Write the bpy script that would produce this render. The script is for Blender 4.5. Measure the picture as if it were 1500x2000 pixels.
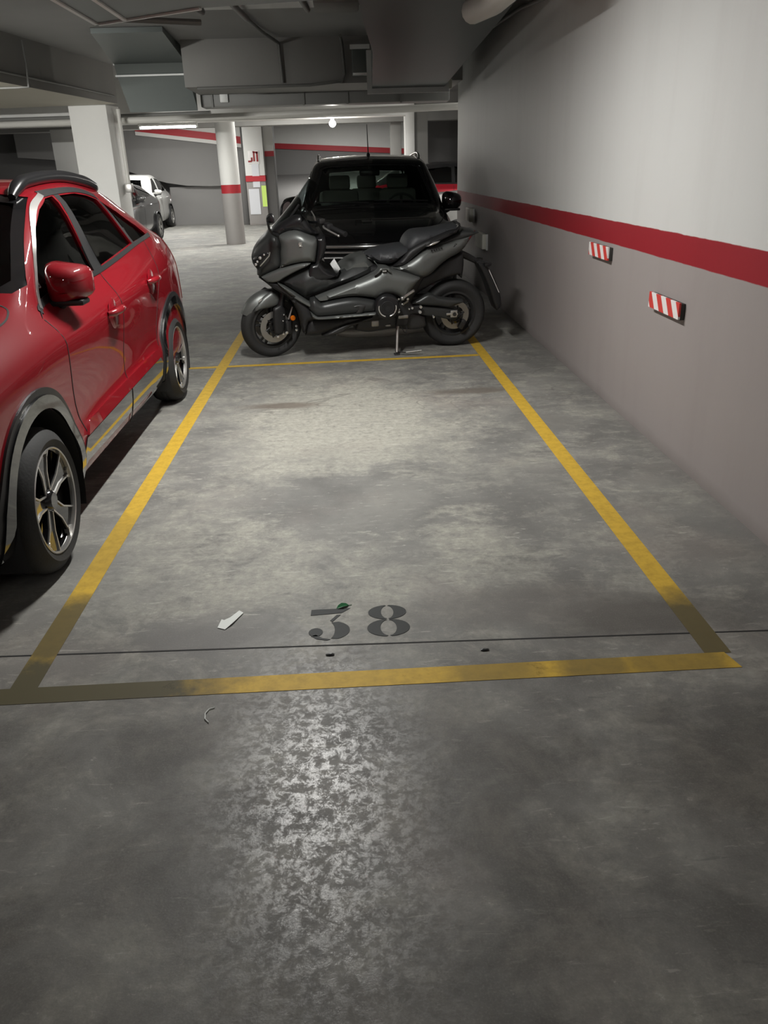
import bpy, bmesh, math, random
import numpy as np
from mathutils import Vector, Matrix
from mathutils.bvhtree import BVHTree
from mathutils.geometry import delaunay_2d_cdt

random.seed(7)
for o in list(bpy.data.objects):
    bpy.data.objects.remove(o, do_unlink=True)
SC = bpy.context.scene
COL = SC.collection
PI = math.pi
R = math.radians

# ------------------------------------------------------------------ camera
CAM_H = 1.46
cd = bpy.data.cameras.new('camera')
cam = bpy.data.objects.new('camera', cd)
COL.objects.link(cam)
cd.sensor_fit = 'VERTICAL'
cd.sensor_height = 36.0
cd.lens = 1540.0 / 2000.0 * 36.0
cd.clip_start = 0.05
cd.clip_end = 200
_p, _y, _r = R(23.65), R(1.97), R(-1.78)
_f = Vector((math.sin(_y) * math.cos(_p), math.cos(_y) * math.cos(_p), -math.sin(_p)))
_rt = Vector((math.cos(_y), -math.sin(_y), 0))
_up = _rt.cross(_f)
_r2 = math.cos(_r) * _rt + math.sin(_r) * _up
_u2 = -math.sin(_r) * _rt + math.cos(_r) * _up
cam.matrix_world = Matrix(((_r2.x, _u2.x, -_f.x, 0), (_r2.y, _u2.y, -_f.y, 0), (_r2.z, _u2.z, -_f.z, CAM_H), (0, 0, 0, 1)))
SC.camera = cam

# ------------------------------------------------------------------ world / exposure
w = bpy.data.worlds.new('world')
SC.world = w
w.use_nodes = True
w.node_tree.nodes['Background'].inputs[0].default_value = (0.5, 0.52, 0.5, 1)
w.node_tree.nodes['Background'].inputs[1].default_value = 0.0
SC.view_settings.view_transform = 'Standard'
SC.view_settings.look = 'None'
SC.view_settings.gamma = 1
SC.view_settings.use_curve_mapping = False
SC.view_settings.exposure = 0.68
LAMP_W = dict(bay=62, tube=40, bulb=25, behind=16, aisle=12, wash=75, far=115, ramp=110, mid=110, right=70, left=40)

# ------------------------------------------------------------------ materials
def newmat(name):
    m = bpy.data.materials.new(name)
    m.use_nodes = True
    nt = m.node_tree
    return m, nt, nt.nodes['Principled BSDF']

def mat(name, col, rough=0.5, metal=0.0, coat=0.0, spec=0.5, emit=None, bump=0.0, bscale=60.0, vary=0.0):
    m, nt, b = newmat(name)
    b.inputs['Base Color'].default_value = (*col, 1)
    b.inputs['Roughness'].default_value = rough
    b.inputs['Metallic'].default_value = metal
    b.inputs['Specular IOR Level'].default_value = spec
    b.inputs['Coat Weight'].default_value = coat
    b.inputs['Coat Roughness'].default_value = 0.03
    if emit:
        b.inputs['Emission Color'].default_value = (*emit[0], 1)
        b.inputs['Emission Strength'].default_value = emit[1]
    if bump or vary:
        tc = nt.nodes.new('ShaderNodeTexCoord')
        n = nt.nodes.new('ShaderNodeTexNoise')
        n.inputs['Scale'].default_value = bscale
        n.inputs['Detail'].default_value = 5
        nt.links.new(tc.outputs['Object'], n.inputs['Vector'])
        if bump:
            bp = nt.nodes.new('ShaderNodeBump')
            bp.inputs['Strength'].default_value = bump
            bp.inputs['Distance'].default_value = 0.01
            nt.links.new(n.outputs['Fac'], bp.inputs['Height'])
            nt.links.new(bp.outputs['Normal'], b.inputs['Normal'])
        if vary:
            n2 = nt.nodes.new('ShaderNodeTexNoise')
            n2.inputs['Scale'].default_value = bscale * 0.05
            n2.inputs['Detail'].default_value = 6
            nt.links.new(tc.outputs['Object'], n2.inputs['Vector'])
            mx = nt.nodes.new('ShaderNodeMix')
            mx.data_type = 'RGBA'
            mx.inputs[6].default_value = (*[c * (1 - vary) for c in col], 1)
            mx.inputs[7].default_value = (*[min(1, c * (1 + vary)) for c in col], 1)
            nt.links.new(n2.outputs['Fac'], mx.inputs[0])
            nt.links.new(mx.outputs[2], b.inputs['Base Color'])
    return m

def glassmat(name, tint, rough=0.02):
    m = bpy.data.materials.new(name)
    m.use_nodes = True
    nt = m.node_tree
    nt.nodes.clear()
    out = nt.nodes.new('ShaderNodeOutputMaterial')
    tr = nt.nodes.new('ShaderNodeBsdfTransparent')
    tr.inputs[0].default_value = (*tint, 1)
    gl = nt.nodes.new('ShaderNodeBsdfGlossy')
    gl.inputs['Roughness'].default_value = rough
    gl.inputs[0].default_value = (0.9, 0.9, 0.9, 1)
    lw = nt.nodes.new('ShaderNodeLayerWeight')      # Schlick: works the same on both faces of a pane
    lw.inputs[0].default_value = 0.5
    pw = nt.nodes.new('ShaderNodeMath'); pw.operation = 'POWER'; pw.inputs[1].default_value = 5
    nt.links.new(lw.outputs['Facing'], pw.inputs[0])
    fr = nt.nodes.new('ShaderNodeMath'); fr.operation = 'MULTIPLY_ADD'
    fr.inputs[1].default_value = 0.9; fr.inputs[2].default_value = 0.04
    nt.links.new(pw.outputs[0], fr.inputs[0])
    mx = nt.nodes.new('ShaderNodeMixShader')
    nt.links.new(fr.outputs[0], mx.inputs[0])
    nt.links.new(tr.outputs[0], mx.inputs[1])
    nt.links.new(gl.outputs[0], mx.inputs[2])
    nt.links.new(mx.outputs[0], out.inputs[0])
    return m

class NT:
    """small helper for longer node graphs"""
    def __init__(s, nt): s.nt = nt
    def n(s, t, **kw):
        x = s.nt.nodes.new(t)
        for k, v in kw.items():
            setattr(x, k, v)
        return x
    def l(s, a, b): s.nt.links.new(a, b)
    def noise(s, vec, scale, detail=6, rough=0.6, dist=0.0):
        x = s.n('ShaderNodeTexNoise')
        x.inputs['Scale'].default_value = scale
        x.inputs['Detail'].default_value = detail
        x.inputs['Roughness'].default_value = rough
        x.inputs['Distortion'].default_value = dist
        s.l(vec, x.inputs['Vector'])
        return x.outputs['Fac']
    def ramp(s, fac, stops, interp='LINEAR'):
        x = s.n('ShaderNodeValToRGB')
        x.color_ramp.interpolation = interp
        el = x.color_ramp.elements
        el[0].position, el[0].color = stops[0][0], (*stops[0][1], 1)
        el[1].position, el[1].color = stops[1][0], (*stops[1][1], 1)
        for p, c in stops[2:]:
            e = el.new(p)
            e.color = (*c, 1)
        s.l(fac, x.inputs[0])
        return x.outputs[0]
    def g(s, fac, a, b):     # 0..1 ramp between a and b
        x = s.n('ShaderNodeMapRange', clamp=True)
        x.inputs[1].default_value = a
        x.inputs[2].default_value = b
        s.l(fac, x.inputs[0])
        return x.outputs[0]
    def m(s, op, a, b=None, clamp=False):
        x = s.n('ShaderNodeMath', operation=op, use_clamp=clamp)
        for i, v in enumerate((a, b)):
            if v is None: continue
            if isinstance(v, (int, float)): x.inputs[i].default_value = v
            else: s.l(v, x.inputs[i])
        return x.outputs[0]
    def mix(s, fac, a, b, blend='MIX'):
        x = s.n('ShaderNodeMix', data_type='RGBA', blend_type=blend)
        for i, v in ((0, fac), (6, a), (7, b)):
            if isinstance(v, (int, float)): x.inputs[i].default_value = v
            elif isinstance(v, tuple): x.inputs[i].default_value = (*v, 1)
            else: s.l(v, x.inputs[i])
        return x.outputs[2]

def floor_material():
    m, nt, b = newmat('worn_concrete')
    N = NT(nt)
    tc = N.n('ShaderNodeTexCoord').outputs['Object']
    sx = N.n('ShaderNodeSeparateXYZ'); N.l(tc, sx.inputs[0])
    X, Y = sx.outputs[0], sx.outputs[1]
    big = N.noise(tc, 0.55, 5, 0.55, 0.3)
    med = N.noise(tc, 2.3, 8, 0.62, 0.4)
    mp = N.n('ShaderNodeMapping'); N.l(tc, mp.inputs[0]); mp.inputs['Scale'].default_value = (1.3, 3.4, 1)
    mp.inputs['Rotation'].default_value = (0, 0, 0.25)
    streak = N.noise(mp.outputs[0], 2.2, 12, 0.74, 1.2)
    crisp = N.noise(tc, 3.1, 14, 0.76, 0.5)
    mp2 = N.n('ShaderNodeMapping'); N.l(tc, mp2.inputs[0]); mp2.inputs['Scale'].default_value = (9, 46, 1)
    mp2.inputs['Rotation'].default_value = (0, 0, -0.18)
    scratch = N.noise(mp2.outputs[0], 1.0, 8, 0.7, 0.6)
    fine = N.noise(tc, 26, 10, 0.78)
    grain = N.noise(tc, 190, 3, 0.6)
    def ell(cx, cy, rx, ry):
        dx = N.m('DIVIDE', N.m('SUBTRACT', X, cx), rx); dy = N.m('DIVIDE', N.m('SUBTRACT', Y, cy), ry)
        return N.m('SQRT', N.m('ADD', N.m('MULTIPLY', dx, dx), N.m('MULTIPLY', dy, dy)))
    def soft(cx, cy, rx, ry):
        return N.g(N.m('ADD', ell(cx, cy, rx, ry), N.m('MULTIPLY', N.m('SUBTRACT', streak, 0.5), 1.8)), 1.15, 0.45)
    # grey trodden film over the slab, showing more or less of the pale cement below it
    film = N.ramp(med, [(0.32, (0.135, 0.133, 0.126)), (0.50, (0.185, 0.183, 0.172)), (0.68, (0.245, 0.241, 0.222))])
    bare = N.ramp(fine, [(0.30, (0.26, 0.255, 0.225)), (0.52, (0.375, 0.368, 0.318)), (0.72, (0.50, 0.49, 0.43))])
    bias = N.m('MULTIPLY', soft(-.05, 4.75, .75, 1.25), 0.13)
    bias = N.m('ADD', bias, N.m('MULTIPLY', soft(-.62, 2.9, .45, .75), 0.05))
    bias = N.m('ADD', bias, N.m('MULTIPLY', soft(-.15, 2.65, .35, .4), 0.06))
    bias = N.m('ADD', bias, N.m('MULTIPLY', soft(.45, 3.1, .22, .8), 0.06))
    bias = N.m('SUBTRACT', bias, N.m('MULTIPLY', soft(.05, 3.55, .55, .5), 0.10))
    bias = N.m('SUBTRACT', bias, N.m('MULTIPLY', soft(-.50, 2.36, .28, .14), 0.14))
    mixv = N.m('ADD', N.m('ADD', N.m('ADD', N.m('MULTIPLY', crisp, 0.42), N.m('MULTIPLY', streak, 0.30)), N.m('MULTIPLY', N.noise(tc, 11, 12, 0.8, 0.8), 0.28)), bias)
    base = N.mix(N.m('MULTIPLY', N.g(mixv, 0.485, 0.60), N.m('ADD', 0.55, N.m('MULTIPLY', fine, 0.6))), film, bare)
    base = N.mix(N.m('MULTIPLY', N.g(scratch, 0.60, 0.66), 0.65), base, (0.48, 0.47, 0.42))
    base = N.mix(N.m('MULTIPLY', N.g(scratch, 0.39, 0.33), 0.60), base, (0.12, 0.118, 0.112))
    base = N.mix(N.m('MULTIPLY', N.g(big, 0.48, 0.35), 0.40), base, (0.14, 0.138, 0.132))
    # dried water marks near the back of the bay: thin dark outlines
    wm = N.noise(mp.outputs[0], 0.9, 3, 0.5, 0.8)
    iso = N.m('MULTIPLY', N.g(N.m('ABSOLUTE', N.m('SUBTRACT', wm, 0.5)), 0.011, 0.003), N.g(N.m('ABSOLUTE', N.m('SUBTRACT', Y, 5.6)), 0.9, 0.4))
    base = N.mix(N.m('MULTIPLY', iso, 0.5), base, (0.12, 0.115, 0.105))
    # trodden aisle in front of the bay: darker, browner, grimy film
    aisle = N.g(N.m('ADD', Y, N.m('MULTIPLY', N.m('SUBTRACT', big, 0.5), 1.6)), 2.75, 1.7)
    grime = N.m('MULTIPLY', aisle, N.g(med, 0.72, 0.42))
    base = N.mix(N.m('MULTIPLY', grime, 0.84), base, N.mix(N.g(crisp, .42, .6), (0.066, 0.061, 0.054), (0.125, 0.115, 0.10)))
    # bare flecks where the film has flaked off
    fl = N.m('MULTIPLY', N.g(fine, 0.60, 0.68), N.g(med, 0.42, 0.58))
    base = N.mix(N.m('MULTIPLY', fl, 0.6), base, (0.46, 0.44, 0.39))
    dk = N.m('MULTIPLY', N.g(fine, 0.42, 0.33), 0.5)
    base = N.mix(dk, base, (0.10, 0.095, 0.088))
    # pinkish dust
    dust = N.noise(tc, 1.1, 4, 0.5)
    base = N.mix(N.m('MULTIPLY', N.g(dust, 0.55, 0.75), 0.35), base, (0.30, 0.25, 0.22))
    # two tyre scuffs and the oil stain by the right line
    def spot(cx, cy, rx, ry, col, amt, base, soft=0.45):
        dx = N.m('DIVIDE', N.m('SUBTRACT', X, cx), rx)
        dy = N.m('DIVIDE', N.m('SUBTRACT', Y, cy), ry)
        d = N.m('SQRT', N.m('ADD', N.m('MULTIPLY', dx, dx), N.m('MULTIPLY', dy, dy)))
        d = N.m('ADD', d, N.m('MULTIPLY', N.m('SUBTRACT', med, 0.5), 1.3))
        return N.mix(N.m('MULTIPLY', N.g(d, 1.0 + soft * .3, 1.0 - soft), amt), base, col)
    base = spot(-0.50, 5.20, 0.30, 0.085, (0.13, 0.105, 0.085), 0.75, base)
    base = spot(0.86, 5.38, 0.32, 0.09, (0.13, 0.11, 0.09), 0.75, base)
    base = spot(0.95, 2.33, 0.33, 0.17, (0.085, 0.078, 0.07), 0.85, base)
    base = spot(0.55, 2.45, 0.45, 0.16, (0.12, 0.11, 0.10), 0.6, base)
    base = spot(-0.55, 2.32, 0.22, 0.12, (0.13, 0.125, 0.12), 0.7, base)
    base = spot(1.18, 4.6, 0.20, 0.20, (0.19, 0.185, 0.17), 0.6, base)
    # grey paint drips along the wall foot
    base = N.mix(N.m('MULTIPLY', N.g(N.m('ADD', X, N.m('MULTIPLY', N.m('SUBTRACT', fine, 0.5), 0.22)), 1.56, 1.66), 0.55), base, (0.19, 0.175, 0.17))
    base = N.mix(N.m('MULTIPLY', N.m('SUBTRACT', grain, 0.5), 0.5), base, (0.45, 0.43, 0.4))
    b.inputs['Specular IOR Level'].default_value = 0.5
    N.l(base, b.inputs['Base Color'])
    # sealed, polished film in the wheel track of the aisle
    px = N.g(N.m('ABSOLUTE', N.m('ADD', X, N.m('ADD', 0.12, N.m('MULTIPLY', N.m('SUBTRACT', big, 0.5), 0.5)))), 0.42, 0.06)
    pol = N.m('MULTIPLY', px, aisle)
    flake = N.g(N.noise(tc, 30, 15, 0.85, 0.3), 0.475, 0.535)
    pol = N.m('MULTIPLY', pol, N.m('ADD', N.m('MULTIPLY', flake, 0.92), 0.08))
    ro = N.m('SUBTRACT', N.m('ADD', 0.53, N.m('MULTIPLY', fine, 0.18)), N.m('MULTIPLY', pol, 0.35))
    N.l(ro, b.inputs['Roughness'])
    bp = N.n('ShaderNodeBump')
    bp.inputs['Strength'].default_value = 0.16
    bp.inputs['Distance'].default_value = 0.004
    N.l(N.m('ADD', N.noise(tc, 75, 8, 0.75), N.m('MULTIPLY', grain, 0.35)), bp.inputs['Height'])
    N.l(bp.outputs[0], b.inputs['Normal'])
    return m

def banded_wall(name, bands, dirt=0.25, bumps=0.12):
    """painted plaster: list of (z_top, colour) from the floor up"""
    m, nt, b = newmat(name)
    N = NT(nt)
    tc = N.n('ShaderNodeTexCoord').outputs['Object']
    sx = N.n('ShaderNodeSeparateXYZ'); N.l(tc, sx.inputs[0])
    n1 = N.noise(tc, 5.0, 5, 0.6)
    big = N.noise(tc, 0.9, 5, 0.55)
    fine = N.noise(tc, 60, 4, 0.6)
    z = N.m('ADD', sx.outputs[2], N.m('MULTIPLY', N.m('SUBTRACT', n1, 0.5), 0.012))
    col = None
    for zt, c in bands:
        if col is None:
            col = N.mix(0.0, c, c); last = zt; continue
        f = N.g(z, last - 0.002, last + 0.002)
        col = N.mix(f, col, c); last = zt
    mp = N.n('ShaderNodeMapping'); N.l(tc, mp.inputs[0]); mp.inputs['Scale'].default_value = (1.2, 2.2, 0.35)
    st = N.noise(mp.outputs[0], 1.6, 6, 0.6)
    col = N.mix(N.m('MULTIPLY', N.g(big, 0.35, 0.75), dirt), col, (0.9, 0.86, 0.85), 'MULTIPLY')
    col = N.mix(N.m('MULTIPLY', N.g(st, 0.5, 0.8), dirt), col, (0.72, 0.70, 0.69), 'MULTIPLY')
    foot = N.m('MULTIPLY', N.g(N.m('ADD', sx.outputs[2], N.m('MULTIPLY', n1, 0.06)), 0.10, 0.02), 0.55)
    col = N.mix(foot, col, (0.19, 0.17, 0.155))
    N.l(col, b.inputs['Base Color'])
    b.inputs['Roughness'].default_value = 0.55
    b.inputs['Specular IOR Level'].default_value = 0.35
    bp = N.n('ShaderNodeBump'); bp.inputs['Strength'].default_value = bumps; bp.inputs['Distance'].default_value = 0.006
    N.l(N.m('ADD', n1, N.m('MULTIPLY', fine, 0.3)), bp.inputs['Height']); N.l(bp.outputs[0], b.inputs['Normal'])
    return m

def worn_paint(name, col, dark, wear_a, wear_b, scale=9.0, fade=None):
    """road paint that has rubbed away: bare where the mask is low.  fade = list of (x, y, radius) scuffed spots"""
    m, nt, b = newmat(name)
    N = NT(nt)
    tc = N.n('ShaderNodeTexCoord').outputs['Object']
    sx = N.n('ShaderNodeSeparateXYZ'); N.l(tc, sx.inputs[0])
    a = N.noise(tc, scale, 8, 0.65)
    big = N.noise(tc, 1.7, 4, 0.55)
    c = N.mix(N.g(N.noise(tc, 22, 8, 0.7), 0.42, 0.66), col, tuple(x * 0.78 for x in col))
    wearv = N.m('ADD', N.m('MULTIPLY', a, 0.6), N.m('MULTIPLY', big, 0.4))
    grimy = None
    if fade:
        for cx, cy, rad, amt in fade:
            dx = N.m('SUBTRACT', sx.outputs[0], cx); dy = N.m('SUBTRACT', sx.outputs[1], cy)
            d = N.m('SQRT', N.m('ADD', N.m('MULTIPLY', dx, dx), N.m('MULTIPLY', dy, dy)))
            f = N.m('MULTIPLY', N.g(N.m('ADD', d, N.m('MULTIPLY', N.m('SUBTRACT', a, 0.5), rad * 0.7)), rad * 1.08, rad * 0.6), amt)
            grimy = f if grimy is None else N.m('MAXIMUM', grimy, f)
        c = N.mix(grimy, c, dark)
    N.l(c, b.inputs['Base Color'])
    b.inputs['Roughness'].default_value = 0.6
    b.inputs['Specular IOR Level'].default_value = 0.3
    al = N.g(wearv, wear_a, wear_b)
    if grimy is not None:
        al = N.m('MULTIPLY', al, N.m('SUBTRACT', 1.0, N.m('MULTIPLY', grimy, 0.25)))
    N.l(al, b.inputs['Alpha'])
    return m

def carpaint(name, col, metal=0.35, rough=0.32, coat=1.0, flake=0.0):
    m, nt, b = newmat(name)
    b.inputs['Base Color'].default_value = (*col, 1)
    b.inputs['Metallic'].default_value = metal
    b.inputs['Roughness'].default_value = rough
    b.inputs['Specular IOR Level'].default_value = 0.12
    b.inputs['Coat Weight'].default_value = coat
    b.inputs['Coat Roughness'].default_value = 0.02
    return m

M = {}
M['floor'] = floor_material()
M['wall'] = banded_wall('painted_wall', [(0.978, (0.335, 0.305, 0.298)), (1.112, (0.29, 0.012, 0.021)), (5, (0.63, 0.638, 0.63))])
M['pillar_wall'] = banded_wall('painted_column', [(1.19, (0.30, 0.285, 0.275)), (1.33, (0.36, 0.018, 0.028)), (5, (0.66, 0.66, 0.64))])
M['round_col'] = banded_wall('painted_round_column', [(1.03, (0.235, 0.225, 0.215)), (1.2, (0.28, 0.016, 0.022)), (5, (0.50, 0.50, 0.48))])
M['slab'] = mat('ceiling_concrete', (0.36, 0.358, 0.35), 0.8, bump=0.15, bscale=20, vary=0.15)
M['beam'] = mat('beam_plaster', (0.30, 0.295, 0.28), 0.75, bump=0.1, bscale=30, vary=0.1)
M['beige'] = mat('beige_soffit', (0.56, 0.53, 0.45), 0.7, bump=0.1, bscale=20, vary=0.1)
M['white'] = mat('white_plaster', (0.72, 0.715, 0.69), 0.6, bump=0.1, bscale=40, vary=0.06)
M['far_grey'] = mat('far_grey_wall', (0.20, 0.195, 0.19), 0.7, bump=0.1, bscale=15, vary=0.1)
M['dark_grey'] = mat('dark_grey_wall', (0.12, 0.117, 0.115), 0.7, bump=0.1, bscale=15, vary=0.1)
M['red_band'] = mat('red_band_paint', (0.42, 0.02, 0.03), 0.55, vary=0.1)
M['duct'] = mat('galvanised_duct', (0.16, 0.178, 0.172), 0.42, 0.5, bump=0.05, bscale=8, vary=0.2)
M['duct_edge'] = mat('duct_flange', (0.82, 0.83, 0.81), 0.4, 0.0, bump=0.08, bscale=30, vary=0.2)
M['duct_black'] = mat('duct_inside', (0.05, 0.055, 0.052), 0.6)
M['pipe'] = mat('white_pipe', (0.62, 0.61, 0.57), 0.45, vary=0.06, bscale=30)
M['conduit'] = mat('grey_conduit', (0.20, 0.20, 0.19), 0.5)
M['joint'] = mat('joint_black', (0.012, 0.012, 0.012), 0.8)
M['black'] = mat('black_plastic', (0.016, 0.016, 0.017), 0.45, bump=0.03, bscale=200)
M['satin'] = mat('satin_black', (0.012, 0.012, 0.013), 0.28)
M['gloss_black'] = mat('gloss_black', (0.010, 0.010, 0.011), 0.08, coat=1.0)
M['rubber'] = mat('tyre_rubber', (0.022, 0.022, 0.022), 0.72, bump=0.1, bscale=90)
M['chrome'] = mat('chrome', (0.85, 0.85, 0.84), 0.2, 0.85)
M['alu'] = mat('machined_aluminium', (0.58, 0.57, 0.55), 0.32, 0.85)
M['steel'] = mat('brushed_steel', (0.42, 0.41, 0.39), 0.38, 0.9)
M['dark_metal'] = mat('dark_metal', (0.055, 0.055, 0.055), 0.4, 0.6)
M['red'] = carpaint('red_car_paint', (0.22, 0.003, 0.009), 0.0, 0.55)
M['blackpaint'] = carpaint('black_car_paint', (0.008, 0.008, 0.009), 0.1, 0.25)
M['whitepaint'] = carpaint('white_car_paint', (0.50, 0.50, 0.485), 0.0, 0.35)
M['greypaint'] = carpaint('grey_car_paint', (0.07, 0.07, 0.07), 0.5, 0.3)
M['redpaint2'] = carpaint('dark_red_paint', (0.30, 0.006, 0.016), 0.2, 0.3)
M['scoot'] = mat('matt_grey_fairing', (0.15, 0.158, 0.153), 0.40, 0.5, coat=0.0)
M['scoot_dark'] = mat('dark_grey_fairing', (0.042, 0.044, 0.044), 0.36, 0.3)
M['seat'] = mat('seat_vinyl', (0.042, 0.044, 0.048), 0.52, bump=0.12, bscale=150)
M['seat_side'] = mat('seat_side_vinyl', (0.014, 0.014, 0.015), 0.5, bump=0.1, bscale=150)
M['glass_dark'] = glassmat('tinted_glass', (0.20, 0.23, 0.22))
M['glass_priv'] = glassmat('privacy_glass', (0.06, 0.065, 0.065))
M['glass_van'] = glassmat('windscreen_glass', (0.70, 0.75, 0.72))
M['glass_smoke'] = glassmat('smoked_screen', (0.62, 0.65, 0.65), 0.03)
M['glass_clear'] = glassmat('clear_lens', (0.85, 0.88, 0.88))
M['interior'] = mat('dark_interior', (0.10, 0.102, 0.10), 0.7)
M['interior_grey'] = mat('grey_interior', (0.27, 0.265, 0.245), 0.7)
M['tail_red'] = mat('tail_lens', (0.12, 0.006, 0.008), 0.12, coat=1)
M['silencer'] = mat('pale_silencer', (0.46, 0.45, 0.42), 0.4, 0.25)
M['orange'] = mat('orange_reflector', (0.70, 0.16, 0.01), 0.25)
M['tube_on'] = mat('lit_tube', (1, 1, 1), 0.4, emit=((1.0, 0.98, 0.92), 18.0))
M['bulb_on'] = mat('lit_bulb', (1, 1, 1), 0.4, emit=((1.0, 0.97, 0.90), 40.0))
M['lamp_body'] = mat('lamp_housing', (0.70, 0.70, 0.68), 0.4)
M['bump_white'] = mat('bumper_white', (0.80, 0.78, 0.77), 0.5, vary=0.05)
M['bump_red'] = mat('bumper_red', (0.62, 0.055, 0.045), 0.5)
M['bump_back'] = mat('bumper_foam', (0.045, 0.043, 0.04), 0.8)
M['cream'] = mat('cream_plastic', (0.78, 0.77, 0.68), 0.45)
M['paper'] = mat('white_paper', (0.72, 0.75, 0.72), 0.6, bump=0.2, bscale=30)
M['paper_sheet'] = mat('notice_paper', (0.62, 0.63, 0.66), 0.6)
M['lime'] = mat('lime_strip', (0.55, 0.75, 0.16), 0.5)
M['leaf'] = mat('green_leaf', (0.01, 0.13, 0.04), 0.35)
M['sign_white'] = mat('sign_white', (0.75, 0.73, 0.72), 0.4)
M['sign_red'] = mat('sign_dark_red', (0.25, 0.012, 0.015), 0.4)
M['digit'] = worn_paint('stencil_black', (0.022, 0.025, 0.025), (0.05, 0.05, 0.05), 0.12, 0.36, 14)
YEL, DRK = (0.60, 0.385, 0.045), (0.115, 0.10, 0.055)
M['line'] = worn_paint('yellow_paint', YEL, DRK, 0.26, 0.38, 9, [(1.15, 2.20, 0.30, .93), (1.17, 2.0, .15, .6), (-1.13, 1.80, 0.62, 1.0), (-1.04, 2.42, 0.26, .85), (-1.06, 3.1, 0.35, .22)])
M['line_front'] = worn_paint('yellow_paint_front', YEL, DRK, 0.30, 0.42, 12, [(-0.98, 2.04, 0.60, 1.0), (0.40, 2.05, 0.16, .45), (0.72, 2.05, 0.13, .6), (0.98, 2.05, 0.20, .5)])

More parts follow.
